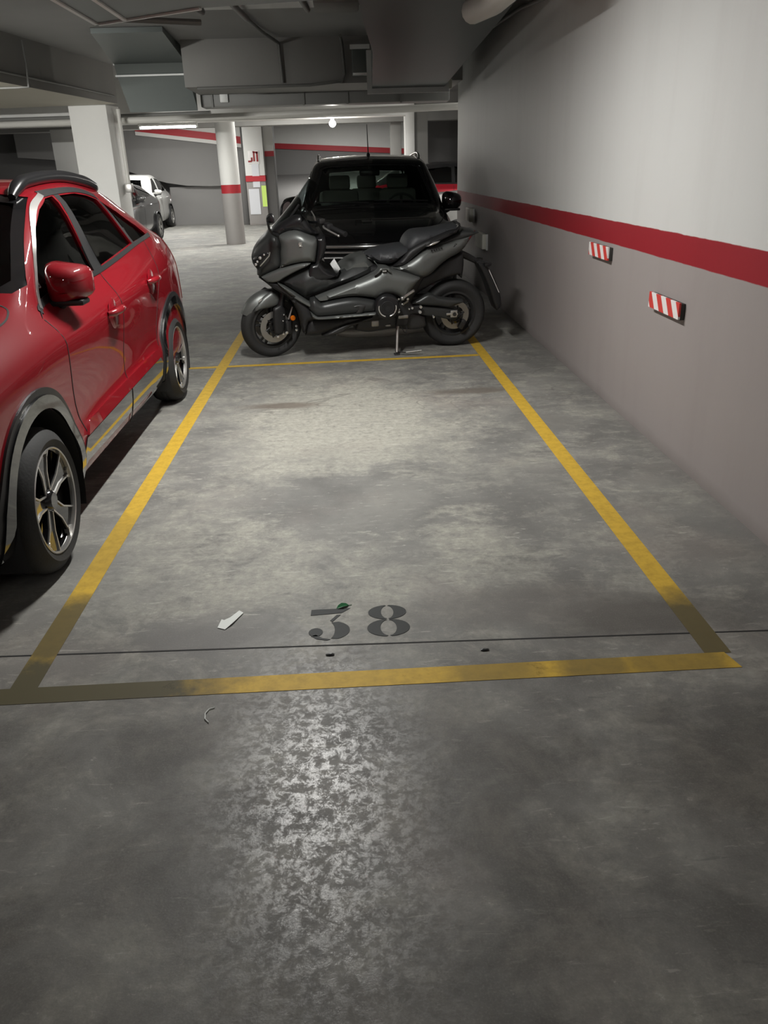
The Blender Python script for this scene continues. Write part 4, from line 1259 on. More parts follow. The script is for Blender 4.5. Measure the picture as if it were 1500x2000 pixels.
red = dict(paint=M['red'], bow=red_bow, cabin=(1.16, 3.85), wx=(.80, 3.36), wz=.29, track=.875, ww=.20, arch=.362, rt=.29, rr=.212,
           side_windows=[FW, RWN, QW], windscreen=WSC, rear_window=RWD, mid=2.2, glasses=[M['glass_dark'], M['glass_priv'], M['glass_priv']],
           wheel=dict(n=5, sp=sp_niro, bg=1), wrot=.46, res=(130, 6))
car = build_car('car', 'glossy red crossover car parked left of the empty bay', 'car', (-2.06, 2.13, 0), R(90), RED, red)
sk = red['skin']
for s in (-1, 1):
    # window surround: dark grey moulding, bright strip along the windscreen pillar
    mb = MB()
    sk.patch(mb, [ribbon(curve2([(1.27, .945), (1.36, .972), (1.8, .997), (2.15, 1.012), (2.6, 1.045), (3.0, 1.078), (3.36, 1.100)], 4), .022)], 'y', s, .004, .012, .05)
    sk.patch(mb, [ribbon(curve2([(1.93, 1.385), (2.1, 1.392), (2.4, 1.394), (2.62, 1.378), (2.79, 1.35)], 4), .024)], 'y', s, .004, .012, .05)
    sk.patch(mb, [[(2.075, 1.392), (2.145, 1.392), (2.215, 1.008), (2.085, 1.008)]], 'y', s, .0015, .008, .05)
    sk.patch(mb, [[(2.76, 1.35), (2.805, 1.34), (2.955, 1.075), (2.915, 1.075)]], 'y', s, .0015, .008, .05)
    sk.patch(mb, [[(1.23, .925), (1.33, .965), (1.47, .978), (1.47, 1.0), (1.335, .985)]], 'y', s, .003, .01, .04)
    mb.obj('window_trim', M['black'], car, 40)
    mb = MB()
    sk.patch(mb, [ribbon(curve2([(1.30, .955), (1.40, 1.055), (1.52, 1.162), (1.67, 1.268), (1.80, 1.343), (1.93, 1.384)], 4), .016)], 'y', s, .005, .012, .04)
    mb.obj('bright_pillar_strip', M['alu'], car, 40)
    # lower gloss cladding, sill and arch cladding
    mb = MB()
    sk.patch(mb, [[(1.20, .20), (1.245, .335), (1.30, .385), (2.0, .395), (2.85, .405), (2.93, .34), (2.985, .24), (2.6, .215), (1.6, .205)]], 'y', s, .006, .012, .06)
    mb.obj('door_cladding', M['gloss_black'], car, 40)
    mb = MB()
    sk.patch(mb, [[(1.31, .395), (1.37, .445), (2.0, .452), (2.78, .462), (2.88, .455), (2.84, .412), (2.0, .402)]], 'y', s, .014, .02, .05)
    mb.obj('door_ridge', M['red'], car, 40)
    for wx in red['wx']:
        o_ = arcpts((wx, .29), .442, 192 if wx > 2 else 205, -12 if wx < 2 else -25, 40); i_ = arcpts((wx, .29), .366, -25, 205, 40)
        mb = MB(); sk.patch(mb, [o_ + i_], 'y', s, .010, .02, .045)
        mb.obj('arch_cladding', M['black'], car, 40)
        o_ = arcpts((wx, .29), .414, 205, -25, 40); i_ = arcpts((wx, .29), .362, -25, 205, 40)
        mb = MB(); sk.patch(mb, [o_ + i_], 'y', s, .017, .03, .045)
        mb.obj('arch_lip', M['gloss_black'], car, 40)
    # shut lines
    mb = MB()
    for path in ([(1.235, .92), (1.24, .75), (1.27, .55), (1.33, .40)],
                 [(2.145, 1.0), (2.15, .80), (2.13, .55), (2.12, .41)], [(2.12, .40), (2.10, .22)],
                 [(3.16, 1.08), (3.10, .90), (3.0, .76), (2.93, .60), (2.90, .47)]):
        mb = MB(); sk.patch(mb, [ribbon(curve2(path, 6), .006)], 'y', s, .0015 if path[0][1] > .41 else .008, .004, .03)
        mb.obj('door_gap', M['joint'], car, 40)
    # door handles with recess and lower indent
    for hx, hz in ((1.97, .835), (2.86, .875)):
        h_ = bpy.data.objects.new('door_handle', None); COL.objects.link(h_); h_.parent = car
        q, n = sk.hit((hx, hz), 'y', s); h_.location = q
        MB().tube([(-.10, s * .004, 0), (-.085, s * .028, .002), (-.03, s * .038, .004), (.05, s * .036, .004), (.09, s * .024, .0), (.10, s * .002, -.002)], [.012, .017, .018, .018, .016, .011], 12).obj('handle_bar', M['red'], h_, 60)
        MB().lathe([(0, s * .004), (.07, s * .003), (.075, s * .0), (.06, -s * .006), (0, -s * .006)], (0, 0, -.012), 'y', 28, closed=False).obj('handle_cup', M['redpaint2'], h_, 50)
    mirror(car, sk, 1.46, 1.035, s, .77, (.17, .185, .165), M['red'], out=.068, boxy=.45)
    # roof rail
    rl = curve2([(1.80, 1.34), (1.95, 1.41), (2.1, 1.44), (2.35, 1.468), (2.7, 1.462), (3.0, 1.43), (3.12, 1.40)], 5)
    mb = MB()
    pts = []
    for px, pz in rl:
        q, n = sk.hit((px, s * .548), 'z', 1)
        e = min(1, (px - 1.795) / .16, (3.125 - px) / .2)
        pts.append((px, s * .548, q.z + .006 + .020 * max(0, e) ** .6))
    mb.tube(pts, [.018 + .014 * min(1, i / 3, (len(pts) - 1 - i) / 3) for i in range(len(pts))], 10)
    mb.obj('roof_rail', M['satin'], car, 50)
    # head lamp and tail lamp
    mb = MB(); sk.patch(mb, [[(.26, .60), (.36, .64), (.50, .74), (.46, .78), (.30, .74)]], 'y', s, .004, .012, .04); mb.obj('head_lamp', M['glass_clear'], car)
    mb = MB(); sk.patch(mb, [[(3.86, .62), (3.80, .80), (3.72, 1.0), (3.68, 1.20), (3.74, 1.20), (3.86, 1.02), (3.96, .80), (3.98, .62)]], 'y', s, .004, .012, .05); mb.obj('tail_lamp', M['tail_red'], car)
# bonnet gap, windscreen border, wiper panel, antenna fin
mb = MB()
for s in (-1, 1):
    sk.patch(mb, [ribbon([(p[0], s * p[1]) for p in curve2([(.30, .60), (.55, .70), (.85, .735), (1.06, .725), (1.14, .66), (1.17, .4), (1.18, 0)], 6)], .007)], 'z', 1, .0015, .004, .03)
mb.obj('bonnet_gap', M['joint'], car)
mb = MB()
full = WSC + [(-p[0], p[1]) for p in WSC[::-1]]
inner = [(p[0] * .93, 1.235 + (p[1] - 1.235) * .86) for p in full]
sk.patch(mb, [full, inner], 'x', -1, -.003, .004, .05); mb.obj('windscreen_border', M['gloss_black'], car)
mb = MB(); mb.add([(2.62, -.02, 1.46), (2.80, -.025, 1.455), (2.80, .025, 1.455), (2.62, .02, 1.46), (2.76, 0, 1.525), (2.80, 0, 1.53)], [(0, 3, 2, 1), (0, 1, 5, 4), (3, 4, 5, 2), (0, 4, 3), (1, 2, 5)])
mb.obj('antenna_fin', M['gloss_black'], car)
MB().box((2.3, 0, .34), (2.4, 1.5, .05)).obj('cabin_floor', M['interior'], car)
mb = MB(); mb.box((1.42, 0, .85), (.36, 1.44, .28), bevel=.08); mb.obj('dashboard', M['interior'], car)
seat_pair(car, 2.05, (-.36, .36), red, z0=.33, hi=.95); seat_pair(car, 2.95, (-.36, .36), red, z0=.36, hi=.9)
steering(car, 1.66, -.36, .87)
# front bumper insert and lower lip
mb = MB(); sk.patch(mb, [[(-.55, .24), (.55, .24), (.62, .42), (.5, .5), (-.5, .5), (-.62, .42)]], 'x', -1, .004, .012, .06); mb.obj('bumper_grille', M['black'], car)
mb = MB()
for s in (-1, 1): sk.patch(mb, [[(.10, .24), (.24, .225), (.42, .225), (.40, .36), (.34, .50), (.16, .42)]], 'y', s, .004, .012, .05)
mb.obj('bumper_corner', M['black'], car)

# ---- black car behind the scooter
BLK = [
 (0.00, ring_(.24, .50, .62, .28, .68, .40, .70, .52, .69, .64, .66, .71, .58, .745, .44, .76, .775)),
 (0.08, ring_(.22, .60, .72, .25, .78, .40, .80, .52, .80, .68, .74, .78, .66, .82, .50, .84, .855)),
 (0.30, ring_(.21, .64, .79, .24, .84, .40, .85, .52, .85, .74, .78, .86, .70, .90, .54, .92, .935)),
 (0.70, ring_(.21, .66, .81, .24, .86, .40, .86, .52, .87, .79, .80, .93, .73, .975, .57, .995, 1.01)),
 (0.98, ring_(.21, .66, .82, .24, .865, .40, .86, .52, .87, .82, .815, .97, .755, 1.02, .60, 1.04, 1.055)),
 (1.20, ring_(.21, .66, .82, .24, .865, .40, .86, .52, .87, .84, .815, .99, .745, 1.15, .62, 1.19, 1.215)),
 (1.50, ring_(.21, .66, .82, .24, .865, .40, .86, .52, .87, .84, .815, 1.0, .685, 1.36, .60, 1.395, 1.42)),
 (1.74, ring_(.21, .66, .82, .24, .865, .40, .86, .52, .87, .84, .815, 1.005, .645, 1.49, .565, 1.525, 1.55)),
 (2.30, ring_(.21, .66, .82, .24, .865, .40, .86, .52, .87, .84, .815, 1.01, .632, 1.535, .55, 1.572, 1.60)),
 (3.30, ring_(.21, .66, .82, .24, .865, .40, .86, .52, .87, .85, .81, 1.02, .62, 1.51, .54, 1.55, 1.58)),
 (3.90, ring_(.22, .64, .80, .26, .85, .40, .85, .54, .85, .85, .78, 1.02, .61, 1.40, .52, 1.45, 1.48)),
 (4.20, ring_(.26, .56, .72, .30, .78, .42, .79, .56, .79, .84, .72, .98, .58, 1.10, .48, 1.14, 1.16)),
 (4.28, ring_(.30, .50, .64, .34, .70, .46, .72, .58, .71, .80, .64, .92, .54, .97, .44, .99, 1.0)),
]
def blk_bow(x, y, z):
    k = max(0.0, 1 - x / 1.0)
    return .28 * k * k * (y / .85) ** 2
BW1 = [(1.16, 1.02), (1.62, 1.42), (1.84, 1.475), (2.10, 1.48), (2.14, 1.04)]
BW2 = [(2.22, 1.04), (2.18, 1.48), (3.10, 1.475), (3.2, 1.06)]
BW3 = [(3.28, 1.06), (3.2, 1.47), (3.55, 1.43), (3.78, 1.12)]
BWS = [(0, 1.085), (.45, 1.075), (.68, 1.055), (.70, 1.075), (.575, 1.46), (.52, 1.485), (0, 1.50)]
BRW = [(0, 1.10), (.52, 1.10), (.50, 1.40), (0, 1.42)]
black = dict(paint=M['blackpaint'], bow=blk_bow, cabin=(1.02, 4.05), wx=(.82, 3.42), wz=.32, track=.875, ww=.21, arch=.375, rt=.315, rr=.21,
             side_windows=[BW1, BW2, BW3], windscreen=BWS, rear_window=BRW, mid=2.3, glass=M['glass_van'], glass_ws=M['glass_van'],
             wheel=dict(n=7, sp=sp_plain, bg=1), res=(120, 5))
van = build_car('car', 'black car with roof rails and chrome grille, standing behind the scooter', 'car', (.30, 8.32, 0), R(90), BLK, black)
sk = black['skin']
# chrome grille bars on the nose
def nose_bar(zc, half, hgt, off, m_, name, y_in=0.0):
    mb = MB(); sk.patch(mb, [[(-half, zc - hgt), (half, zc - hgt), (half, zc + hgt), (-half, zc + hgt)]], 'x', -1, off, off + .006, .05)
    return mb.obj(name, M[m_], van)
mb = MB(); sk.patch(mb, [[(-.52, .52), (.52, .52), (.58, .735), (-.58, .735)]], 'x', -1, .004, .01, .05); mb.obj('grille', M['satin'], van)
for zc, half, r_ in ((.735, .59, .017), (.675, .56, .012), (.615, .54, .012)):
    pts = []
    for k in range(25):
        y = -half + 2 * half * k / 24
        q, n = sk.hit((y, zc), 'x', -1); pts.append(q + n * .012)
    MB().tube(pts, r_, 12).obj('grille_bar', M['chrome'], van, 60)
for s in (-1, 1):
    pts = []
    for y, zc in ((.575, .735), (.60, .69), (.555, .60), (.53, .53)):
        q, n = sk.hit((s * y, zc), 'x', -1); pts.append(q + n * .012)
    MB().tube(pts, .014, 12).obj('grille_side_bar', M['chrome'], van, 60)
mb = MB(); mb.lathe([(0, 0), (.055, 0), (.06, .012), (.05, .02), (.04, .014), (0, .014)], (0, 0, 0), 'x', 28, closed=False)
q, n = sk.hit((0, .66), 'x', -1); mb.v = [(q.x - p[0] - .012, p[1], q.z + p[2]) for p in mb.v]; mb.obj('badge', M['chrome'], van)
for s in (-1, 1):
    mb = MB(); sk.patch(mb, [[(s * .60, .60), (s * .77, .66), (s * .80, .76), (s * .62, .735)][::s]], 'x', -1, .006, .012, .05)
    mb.obj('head_lamp', M['chrome'], van)
    mb = MB(); sk.patch(mb, [[(s * .60, .59), (s * .78, .65), (s * .815, .77), (s * .61, .745)][::s]], 'x', -1, .020, .006, .05)
    mb.obj('lamp_lens', M['glass_clear'], van)
    mb = MB(); sk.patch(mb, [[(s * .50, .32), (s * .70, .33), (s * .72, .46), (s * .52, .47)][::s]], 'x', -1, .004, .01, .05); mb.obj('bumper_intake', M['satin'], van)
    mirror(van, sk, 1.16, 1.085, s, .80, (.16, .22, .19), M['blackpaint'], out=.10)
    rl = [(1.95, 0), (2.02, .035), (2.3, .05), (3.3, .05), (3.62, .03), (3.7, 0)]
    pts = []
    for px, dz in curve2(rl, 4):
        q, n = sk.hit((px, s * .60), 'z', 1); pts.append((px, s * .60, q.z + dz))
    MB().tube(pts, .013, 10).obj('roof_rail', M['alu'], van, 60)
    mb = MB()
    for path in ([(1.08, .96), (1.09, .7), (1.15, .30)], [(2.18, 1.03), (2.18, .30)], [(3.24, 1.04), (3.2, .8), (3.02, .55)]):
        mb = MB(); sk.patch(mb, [ribbon(curve2(path, 5), .007)], 'y', s, .0015, .004, .04); mb.obj('door_gap', M['joint'], van)
    mb = MB(); sk.patch(mb, [ribbon([(p[0], s * p[1]) for p in curve2([(.22, .58), (.45, .70), (.75, .755), (.95, .74)], 5)], .008)], 'z', 1, .0015, .004, .04)
    mb.obj('bonnet_gap', M['joint'], van)
    for hx in (1.95, 3.0):
        q, n = sk.hit((hx, .86), 'y', s)
        MB().tube([(hx - .1, q.y, .86), (hx - .07, q.y + s * .03, .862), (hx + .07, q.y + s * .03, .862), (hx + .1, q.y, .86)], .014, 10).obj('door_handle', M['blackpaint'], van)
MB().tube([(2.05, .0, 1.595), (2.22, 0, 1.93)], [.007, .0035], 8).ball((2.05, 0, 1.595), .022).obj('antenna', M['satin'], van)
# thin line of the windscreen rubber, wipers, mirror, dashboard, seats
full = BWS + [(-p[0], p[1]) for p in BWS[::-1]]
inner = [(p[0] * .955, 1.28 + (p[1] - 1.28) * .92) for p in full]
mb = MB(); sk.patch(mb, [full, inner], 'x', -1, -.004, .004, .05); mb.obj('windscreen_border', M['satin'], van)
mb = MB()
for y0, y1, z1 in ((-.62, -.02, 1.12), (.04, .62, 1.115)):
    a, _ = sk.hit((y0, 1.10), 'x', -1); b, _ = sk.hit((y1, z1), 'x', -1)
    mb.tube([a + Vector((-.012, 0, 0)), (a + b) / 2 + Vector((-.022, 0, .005)), b + Vector((-.012, 0, 0))], .007, 6)
mb.obj('wiper', M['black'], van)
MB().box((2.4, 0, .38), (2.8, 1.5, .05)).obj('cabin_floor', M['interior'], van)
MB().box((1.40, 0, .93), (.5, 1.48, .26), bevel=.09).obj('dashboard', M['interior'], van)
seat_pair(van, 2.15, (-.36, .36), black, z0=.45, hi=1.0, m_='interior_grey'); seat_pair(van, 3.05, (-.42, 0, .42), black, z0=.48, hi=.95, m_='interior_grey')
steering(van, 1.70, -.36, 1.0)
MB().box((1.74, 0, 1.40), (.05, .24, .07), bevel=.02).tube([(1.74, 0, 1.42), (1.70, 0, 1.49)], .012, 8).obj('rear_view_mirror', M['satin'], van)
tag(van, kind=None)

# ---- cars further off
def simple_tab(L, Wd, ht, hood, belt, cowl, roof0, roof1, tail):
    a = Wd / 2
    def rg(zb, k, zsh, zbl, kt, zt, zr, zc): return ring_(zb, .74 * a * k, .93 * a * k, zb + .03, .985 * a * k, .40, .99 * a * k, .55, a * k, zsh, .93 * a * k, zbl, kt * a, zt, kt * a * .86, zr, zc)
    h = hood
    return [(0, rg(.26, .80, h - .16, h - .10, .66, h - .06, h - .04, h - .03)),
            (.10, rg(.22, .93, h - .14, h - .05, .74, h - .01, h + .01, h + .02)),
            (.45, rg(.20, .98, h - .12, h + .0, .80, h + .05, h + .07, h + .08)),
            (cowl, rg(.20, 1, belt - .15, belt - .03, .84, belt + .03, belt + .05, belt + .07)),
            ((cowl + roof0) / 2, rg(.20, 1, belt - .14, belt, .80, belt + (ht - belt) * .55, belt + (ht - belt) * .62, belt + (ht - belt) * .66)),
            (roof0, rg(.20, 1, belt - .14, belt + .01, .74, ht - .08, ht - .04, ht - .015)),
            ((roof0 + roof1) / 2, rg(.20, 1, belt - .14, belt + .02, .73, ht - .06, ht - .02, ht)),
            (roof1, rg(.22, .99, belt - .14, belt + .03, .71, ht - .11, ht - .06, ht - .04)),
            ((roof1 + tail) / 2, rg(.24, .95, belt - .14, belt + .02, .70, (ht + belt) / 2 + .02, (ht + belt) / 2 + .08, (ht + belt) / 2 + .10)),
            (tail, rg(.28, .90, belt - .16, belt - .02, .68, belt + .02, belt + .04, belt + .05)),
            (L, rg(.34, .80, belt - .20, belt - .09, .62, belt - .07, belt - .06, belt - .055))]
def simple_car(name, label, loc, rotz, paint, prm, windows, ws, wx, Wd):
    L, ht, hood, belt, cowl, roof0, roof1, tail = prm
    P = dict(paint=M[paint], cabin=(cowl + .04, tail - .05), wx=wx, wz=.30, track=Wd / 2 - .0, ww=.20, arch=.35, rt=.30, rr=.20,
             side_windows=windows, windscreen=ws, rear_window=None, mid=(roof0 + roof1) / 2, glass=M['glass_priv'], wheel=dict(n=6, sp=sp_plain, bg=1), res=(64, 4))
    t = build_car(name, label, 'car', loc, rotz, simple_tab(L, Wd, ht, hood, belt, cowl, roof0, roof1, tail), P)
    sk = P['skin']
    MB().box(((cowl + tail) / 2, 0, .38), (tail - cowl, Wd * .85, .05)).obj('cabin_floor', M['interior'], t)
    seat_pair(t, roof0 + .25, (-.36, .36), P, z0=.36, hi=.9)
    for s in (-1, 1):
        mirror(t, sk, cowl + .38, belt + .05, s, Wd / 2 * .93, (.15, .2, .13), M[paint], out=.12)
        mb = MB(); sk.patch(mb, [[(L - .42, belt - .26), (L - .28, belt - .27), (L - .20, belt - .08), (L - .34, belt - .06)]], 'y', s, .004, .01, .05); mb.obj('tail_lamp', M['tail_red'], t)
        mb = MB(); sk.patch(mb, [[(.18, hood - .20), (.42, hood - .12), (.46, hood - .04), (.24, hood - .08)]], 'y', s, .004, .01, .05); mb.obj('head_lamp', M['chrome'], t)
        mb = MB(); xm = windows[0][-1][0] + .03
        for path in ([(cowl + .12, belt - .05), (cowl + .15, .32)], [(xm, belt), (xm, .30)]):
            mb = MB(); sk.patch(mb, [ribbon(curve2(path, 4), .008)], 'y', s, .0015, .004, .06); mb.obj('door_gap', M['joint'], t)
        for hx in (xm - .2, xm + .75):
            q, n = sk.hit((hx, belt - .11), 'y', s)
            MB().tube([(hx - .09, q.y, belt - .11), (hx - .06, q.y + s * .03, belt - .108), (hx + .06, q.y + s * .03, belt - .108), (hx + .09, q.y, belt - .11)], .014, 8).obj('door_handle', M[paint], t)
    mb = MB(); sk.patch(mb, [[(-.45, .28), (.45, .28), (.5, .46), (-.5, .46)]], 'x', -1, .004, .01, .06); mb.obj('grille', M['satin'], t)
    return t
def wins(cowl, roof0, roof1, tail, belt, ht, split):
    return [[(cowl + .30, belt + .04), (roof0 + .02, ht - .13), (split, ht - .11), (split, belt + .05)],
            [(split + .07, belt + .05), (split + .07, ht - .11), (roof1 - .05, ht - .15), (tail - .42, belt + .09), (tail - .50, belt + .06)]]
wsx = [(0, 1.03), (.60, 1.01), (.50, 1.31), (0, 1.33)]
simple_car('car', 'dark grey car parked behind the red crossover, beside the square column', (-5.27, 16.75, 0), R(90), 'greypaint', (4.2, 1.34, .84, .93, 1.05, 1.75, 2.35, 3.95),
           wins(1.05, 1.75, 2.35, 3.95, .93, 1.34, 1.95), wsx, (.82, 3.35), 1.75)
simple_car('car', 'white car parked furthest back on the left, by the grey ramp wall', (-5.98, 21.9, 0), R(90), 'whitepaint', (3.95, 1.46, .88, .95, 1.0, 1.75, 2.75, 3.75),
           wins(1.0, 1.75, 2.75, 3.75, .95, 1.46, 2.1), wsx, (.80, 3.25), 1.74)
simple_car('car', 'white car half hidden behind the black car, at the end of the right wall', (1.20, 15.7, 0), 0, 'whitepaint', (4.1, 1.45, .90, .97, 1.05, 1.8, 2.8, 3.85),
           wins(1.05, 1.8, 2.8, 3.85, .97, 1.45, 2.15), wsx, (.82, 3.35), 1.76)
rc_ = simple_car('car', 'dark red car with a black roof, beyond the half hidden white car', (4.55, 18.9, 0), R(180), 'redpaint2', (4.2, 1.53, .98, 1.06, 1.1, 1.85, 2.9, 3.95),
           wins(1.1, 1.85, 2.9, 3.95, 1.06, 1.53, 2.2), [(0, 1.16), (.62, 1.15), (.52, 1.45), (0, 1.47)], (.82, 3.35), 1.80)
bd = [c for c in rc_.children if c.name.startswith('body')][0].data
bd.materials.append(M['gloss_black'])
for p in bd.polygons:
    if p.center.z > 1.09: p.material_index = 1

# ------------------------------------------------------------------ the scooter: local x runs to the tail, -y is the side facing the viewer
sc_rot = (Matrix.Rotation(R(6.73), 4, 'Z') @ Matrix.Rotation(R(5), 4, 'X')).to_euler()
scoot = thing('scooter', 'large matt grey maxi scooter on its side stand across the bay end', 'scooter', (.115, 6.875, 0), rot=sc_rot)

FX, FZ, RX, RZ = -.79, .268, .775, .285
STEER = Matrix.Translation((FX + .02, 0, 0)) @ Matrix.Rotation(R(20), 4, 'Z') @ Matrix.Translation((-FX - .02, 0, 0))

def moto_wheel(name, c, rt, wt, rr, spokes, xf=None, disc=(.133, -.07), parent=scoot, discs=(-1,)):
    t = bpy.data.objects.new(name, None); COL.objects.link(t); t.parent = parent; t.empty_display_size = .1
    T = Matrix.Translation(c)
    if xf is not None: T = xf @ T
    t.matrix_local = T
    h = wt / 2
    prof = [(rr - .012, -h * .62), (rr + .01, -h * .72), (rt - .055, -h), (rt - .03, -h * .97), (rt - .012, -h * .7), (rt - .003, -h * .35), (rt, 0),
            (rt - .003, h * .35), (rt - .012, h * .7), (rt - .03, h * .97), (rt - .055, h), (rr + .01, h * .72), (rr - .012, h * .62)]
    MB().lathe(prof, n=72).obj('tyre', M['rubber'], t, 50)
    rim = MB()
    rim.lathe([(rr + .004, -h * .70), (rr - .012, -h * .72), (rr - .028, -h * .5), (rr - .028, h * .5), (rr - .012, h * .72), (rr + .004, h * .70), (rr - .006, 0)], n=64)
    rim.lathe([(.0, -.055), (.030, -.055), (.045, -.045), (.045, .045), (.03, .055), (0, .055)], n=28, closed=False)
    for k in range(spokes):
        a = 2 * PI * k / spokes + .35
        for dv in (-.17, .17):
            p0 = (math.cos(a) * .036, 0, math.sin(a) * .036); p1 = (math.cos(a + dv) * (rr - .02), 0, math.sin(a + dv) * (rr - .02))
            d = Vector(p1) - Vector(p0); L = d.length
            ang = math.atan2(d.z, d.x)
            mt = Matrix.Translation((Vector(p0) + Vector(p1)) / 2) @ Matrix.Rotation(-ang, 4, 'Y')
            rim.box((0, 0, 0), (L, .030, .018), mt, bevel=.006)
    rim.obj('rim', M['dark_metal'], t, 40)
    dr, dy = disc
    for s in discs:
        mb = MB(); mb.lathe([(dr * .62, s * abs(dy) - .0025), (dr, s * abs(dy) - .0025), (dr, s * abs(dy) + .0025), (dr * .62, s * abs(dy) + .0025)], n=60)
        mb.obj('brake_disc', M['steel'], t, 40)
        mb = MB()
        mb.lathe([(.045, s * abs(dy) - .006), (.058, s * abs(dy) - .006), (.058, s * abs(dy) + .004), (.045, s * abs(dy) + .004)], n=30)
        for k in range(6):
            a = 2 * PI * k / 6
            mb.tube([(math.cos(a) * .05, s * abs(dy) - .003, math.sin(a) * .05), (math.cos(a + .25) * dr * .68, s * abs(dy) - .003, math.sin(a + .25) * dr * .68)], .007, 6)
        mb.obj('disc_carrier', M['satin'], t, 40)
    return t
moto_wheel('front_wheel', (FX, 0, FZ), .268, .120, .185, 5, STEER, (.130, -.075), discs=(-1, 1))
moto_wheel('rear_wheel', (RX, 0, RZ), .285, .160, .188, 5, None, (.122, -.085))

# front end: fork legs, calipers, mudguard (all turned with the steering)
mb = MB()
for s in (-1, 1):
    mb.tube([(FX, s * .088, FZ - .02), (FX + .035, s * .088, FZ + .10), (FX + .085, s * .088, FZ + .27), (FX + .12, s * .085, FZ + .40)], [.030, .031, .027, .024], 14)
    mb.tube([(FX, s * .055, FZ), (FX, s * .115, FZ)], .017, 12)
mb.obj('fork', M['satin'], scoot, 50, STEER)
mb = MB()
puff('x', [(-.805, .43), (-.735, .455), (-.695, .40), (-.725, .235), (-.755, .205), (-.81, .215), (-.815, .33)], .128, None, None, .018, .03, .02, mb=mb, t0=.098)
mb.obj('fork_guard', M['black'], scoot, 40, STEER)
mb = MB()
for s in (-1, 1):
    mb.box((FX + .105, s * .092, FZ - .01), (.055, .06, .12), bevel=.015); mb.box((FX + .10, s * .118, FZ - .01), (.035, .02, .08), bevel=.008)
mb.obj('brake_caliper', M['dark_metal'], scoot, 40, STEER)
mb = MB()
for (x, z, r) in ((FX + .165, .265, .010), (FX + .165, .233, .011), (FX + .075, .222, .012), (FX + .045, .215, .007), (FX - .005, .20, .010), (FX + .062, .375, .006), (FX + .05, .325, .006)):
    mb.lathe([(0, -.006), (r, -.004), (r, .004), (0, .004)], (x, -.136, z), 'y', 12, closed=False)
mb.obj('bolt', M['chrome'], scoot, 40, STEER)
mb = MB(); mb.tube([(-.646, -.13, .428), (-.664, -.132, .385), (-.688, -.13, .330)], .0075, 8); mb.obj('brake_pipe', M['alu'], scoot, 50, STEER)
mb = MB(); mb.lathe([(0, -.010), (.019, -.008), (.023, 0), (.02, .006), (0, .006)], (-.648, -.132, .335), 'y', 16, closed=False); mb.obj('reflector', M['orange'], scoot, 40, STEER)
# mudguard: shell arched over the front tyre
mb = MB()
n, q = 22, 12
V = []
for i in range(n + 1):
    a = R(153 - 100 * i / n)
    wide = .078 * (.55 + .45 * math.sin(PI * min(1, (i + 2) / (n * .6)) / 2)) * (1 if i < n - 5 else 1 - .05 * (i - n + 5))
    for k in range(q + 1):
        b = -1 + 2 * k / q
        r = .288 + .012 * math.sin(PI * i / n) - .055 * abs(b) ** 3
        V.append((FX + math.cos(a) * r, b * wide, FZ + math.sin(a) * r))
m0 = len(V)
V += [(FX + (p[0] - FX) * .975, p[1] * .95, FZ + (p[2] - FZ) * .975) for p in V]
F = []
for i in range(n):
    for k in range(q):
        a_ = i * (q + 1) + k
        F.append((a_, a_ + 1, a_ + q + 2, a_ + q + 1)); F.append((a_ + m0, a_ + m0 + q + 1, a_ + m0 + q + 2, a_ + m0 + 1))
for i in range(n):
    for k in (0, q):
        a_ = i * (q + 1) + k; F.append((a_, a_ + q + 1, a_ + q + 1 + m0, a_ + m0))
for k in range(q):
    for i in (0, n):
        a_ = i * (q + 1) + k; F.append((a_, a_ + 1, a_ + 1 + m0, a_ + m0))
mb.add(V, F)
puff('x', [(-.955, .415), (-.94, .458), (-.885, .515), (-.84, .54), (-.79, .565), (-.735, .535), (-.715, .49), (-.745, .44), (-.79, .43), (-.905, .425)], .098, None, None, .03, .05, .02, mb=mb, t0=.062)
puff('x', [(-.955, .415), (-.94, .458), (-.885, .515), (-.84, .54), (-.79, .565), (-.735, .535), (-.715, .49), (-.745, .44), (-.79, .43), (-.905, .425)], -.062, None, None, .0, .05, .02, mb=mb, t0=-.09)
mb.obj('front_mudguard', M['scoot'], scoot, 45, STEER)
MB().box((FX - .115, -.085, FZ + .235), (.035, .006, .012), Matrix.Rotation(-.6, 4, 'Y')).obj('mudguard_glint_strip', M['chrome'], scoot, 40, STEER)

# nose taper: fairing narrows to the front
def nose(s_, z): return max(.30, min(1.0, .34 + .66 * ((s_ + .92) / .42) ** .75)) if s_ > -.92 else .30
# hidden structure in matt black: one core behind the panels
puff('core', [(-.80, .70), (-.60, .80), (-.42, .80), (-.38, .72), (-.25, .68), (-.02, .78), (.05, .74), (.22, .72), (.45, .82), (.78, .90), (.70, .78), (.50, .66), (.40, .45), (.30, .30), (-.10, .27), (-.42, .24), (-.50, .33), (-.52, .48), (-.66, .60)],
     .17, M['black'], scoot, .03, .04, .04, wf=lambda s_, z: 1.0 if s_ > -.5 else nose(s_, z))
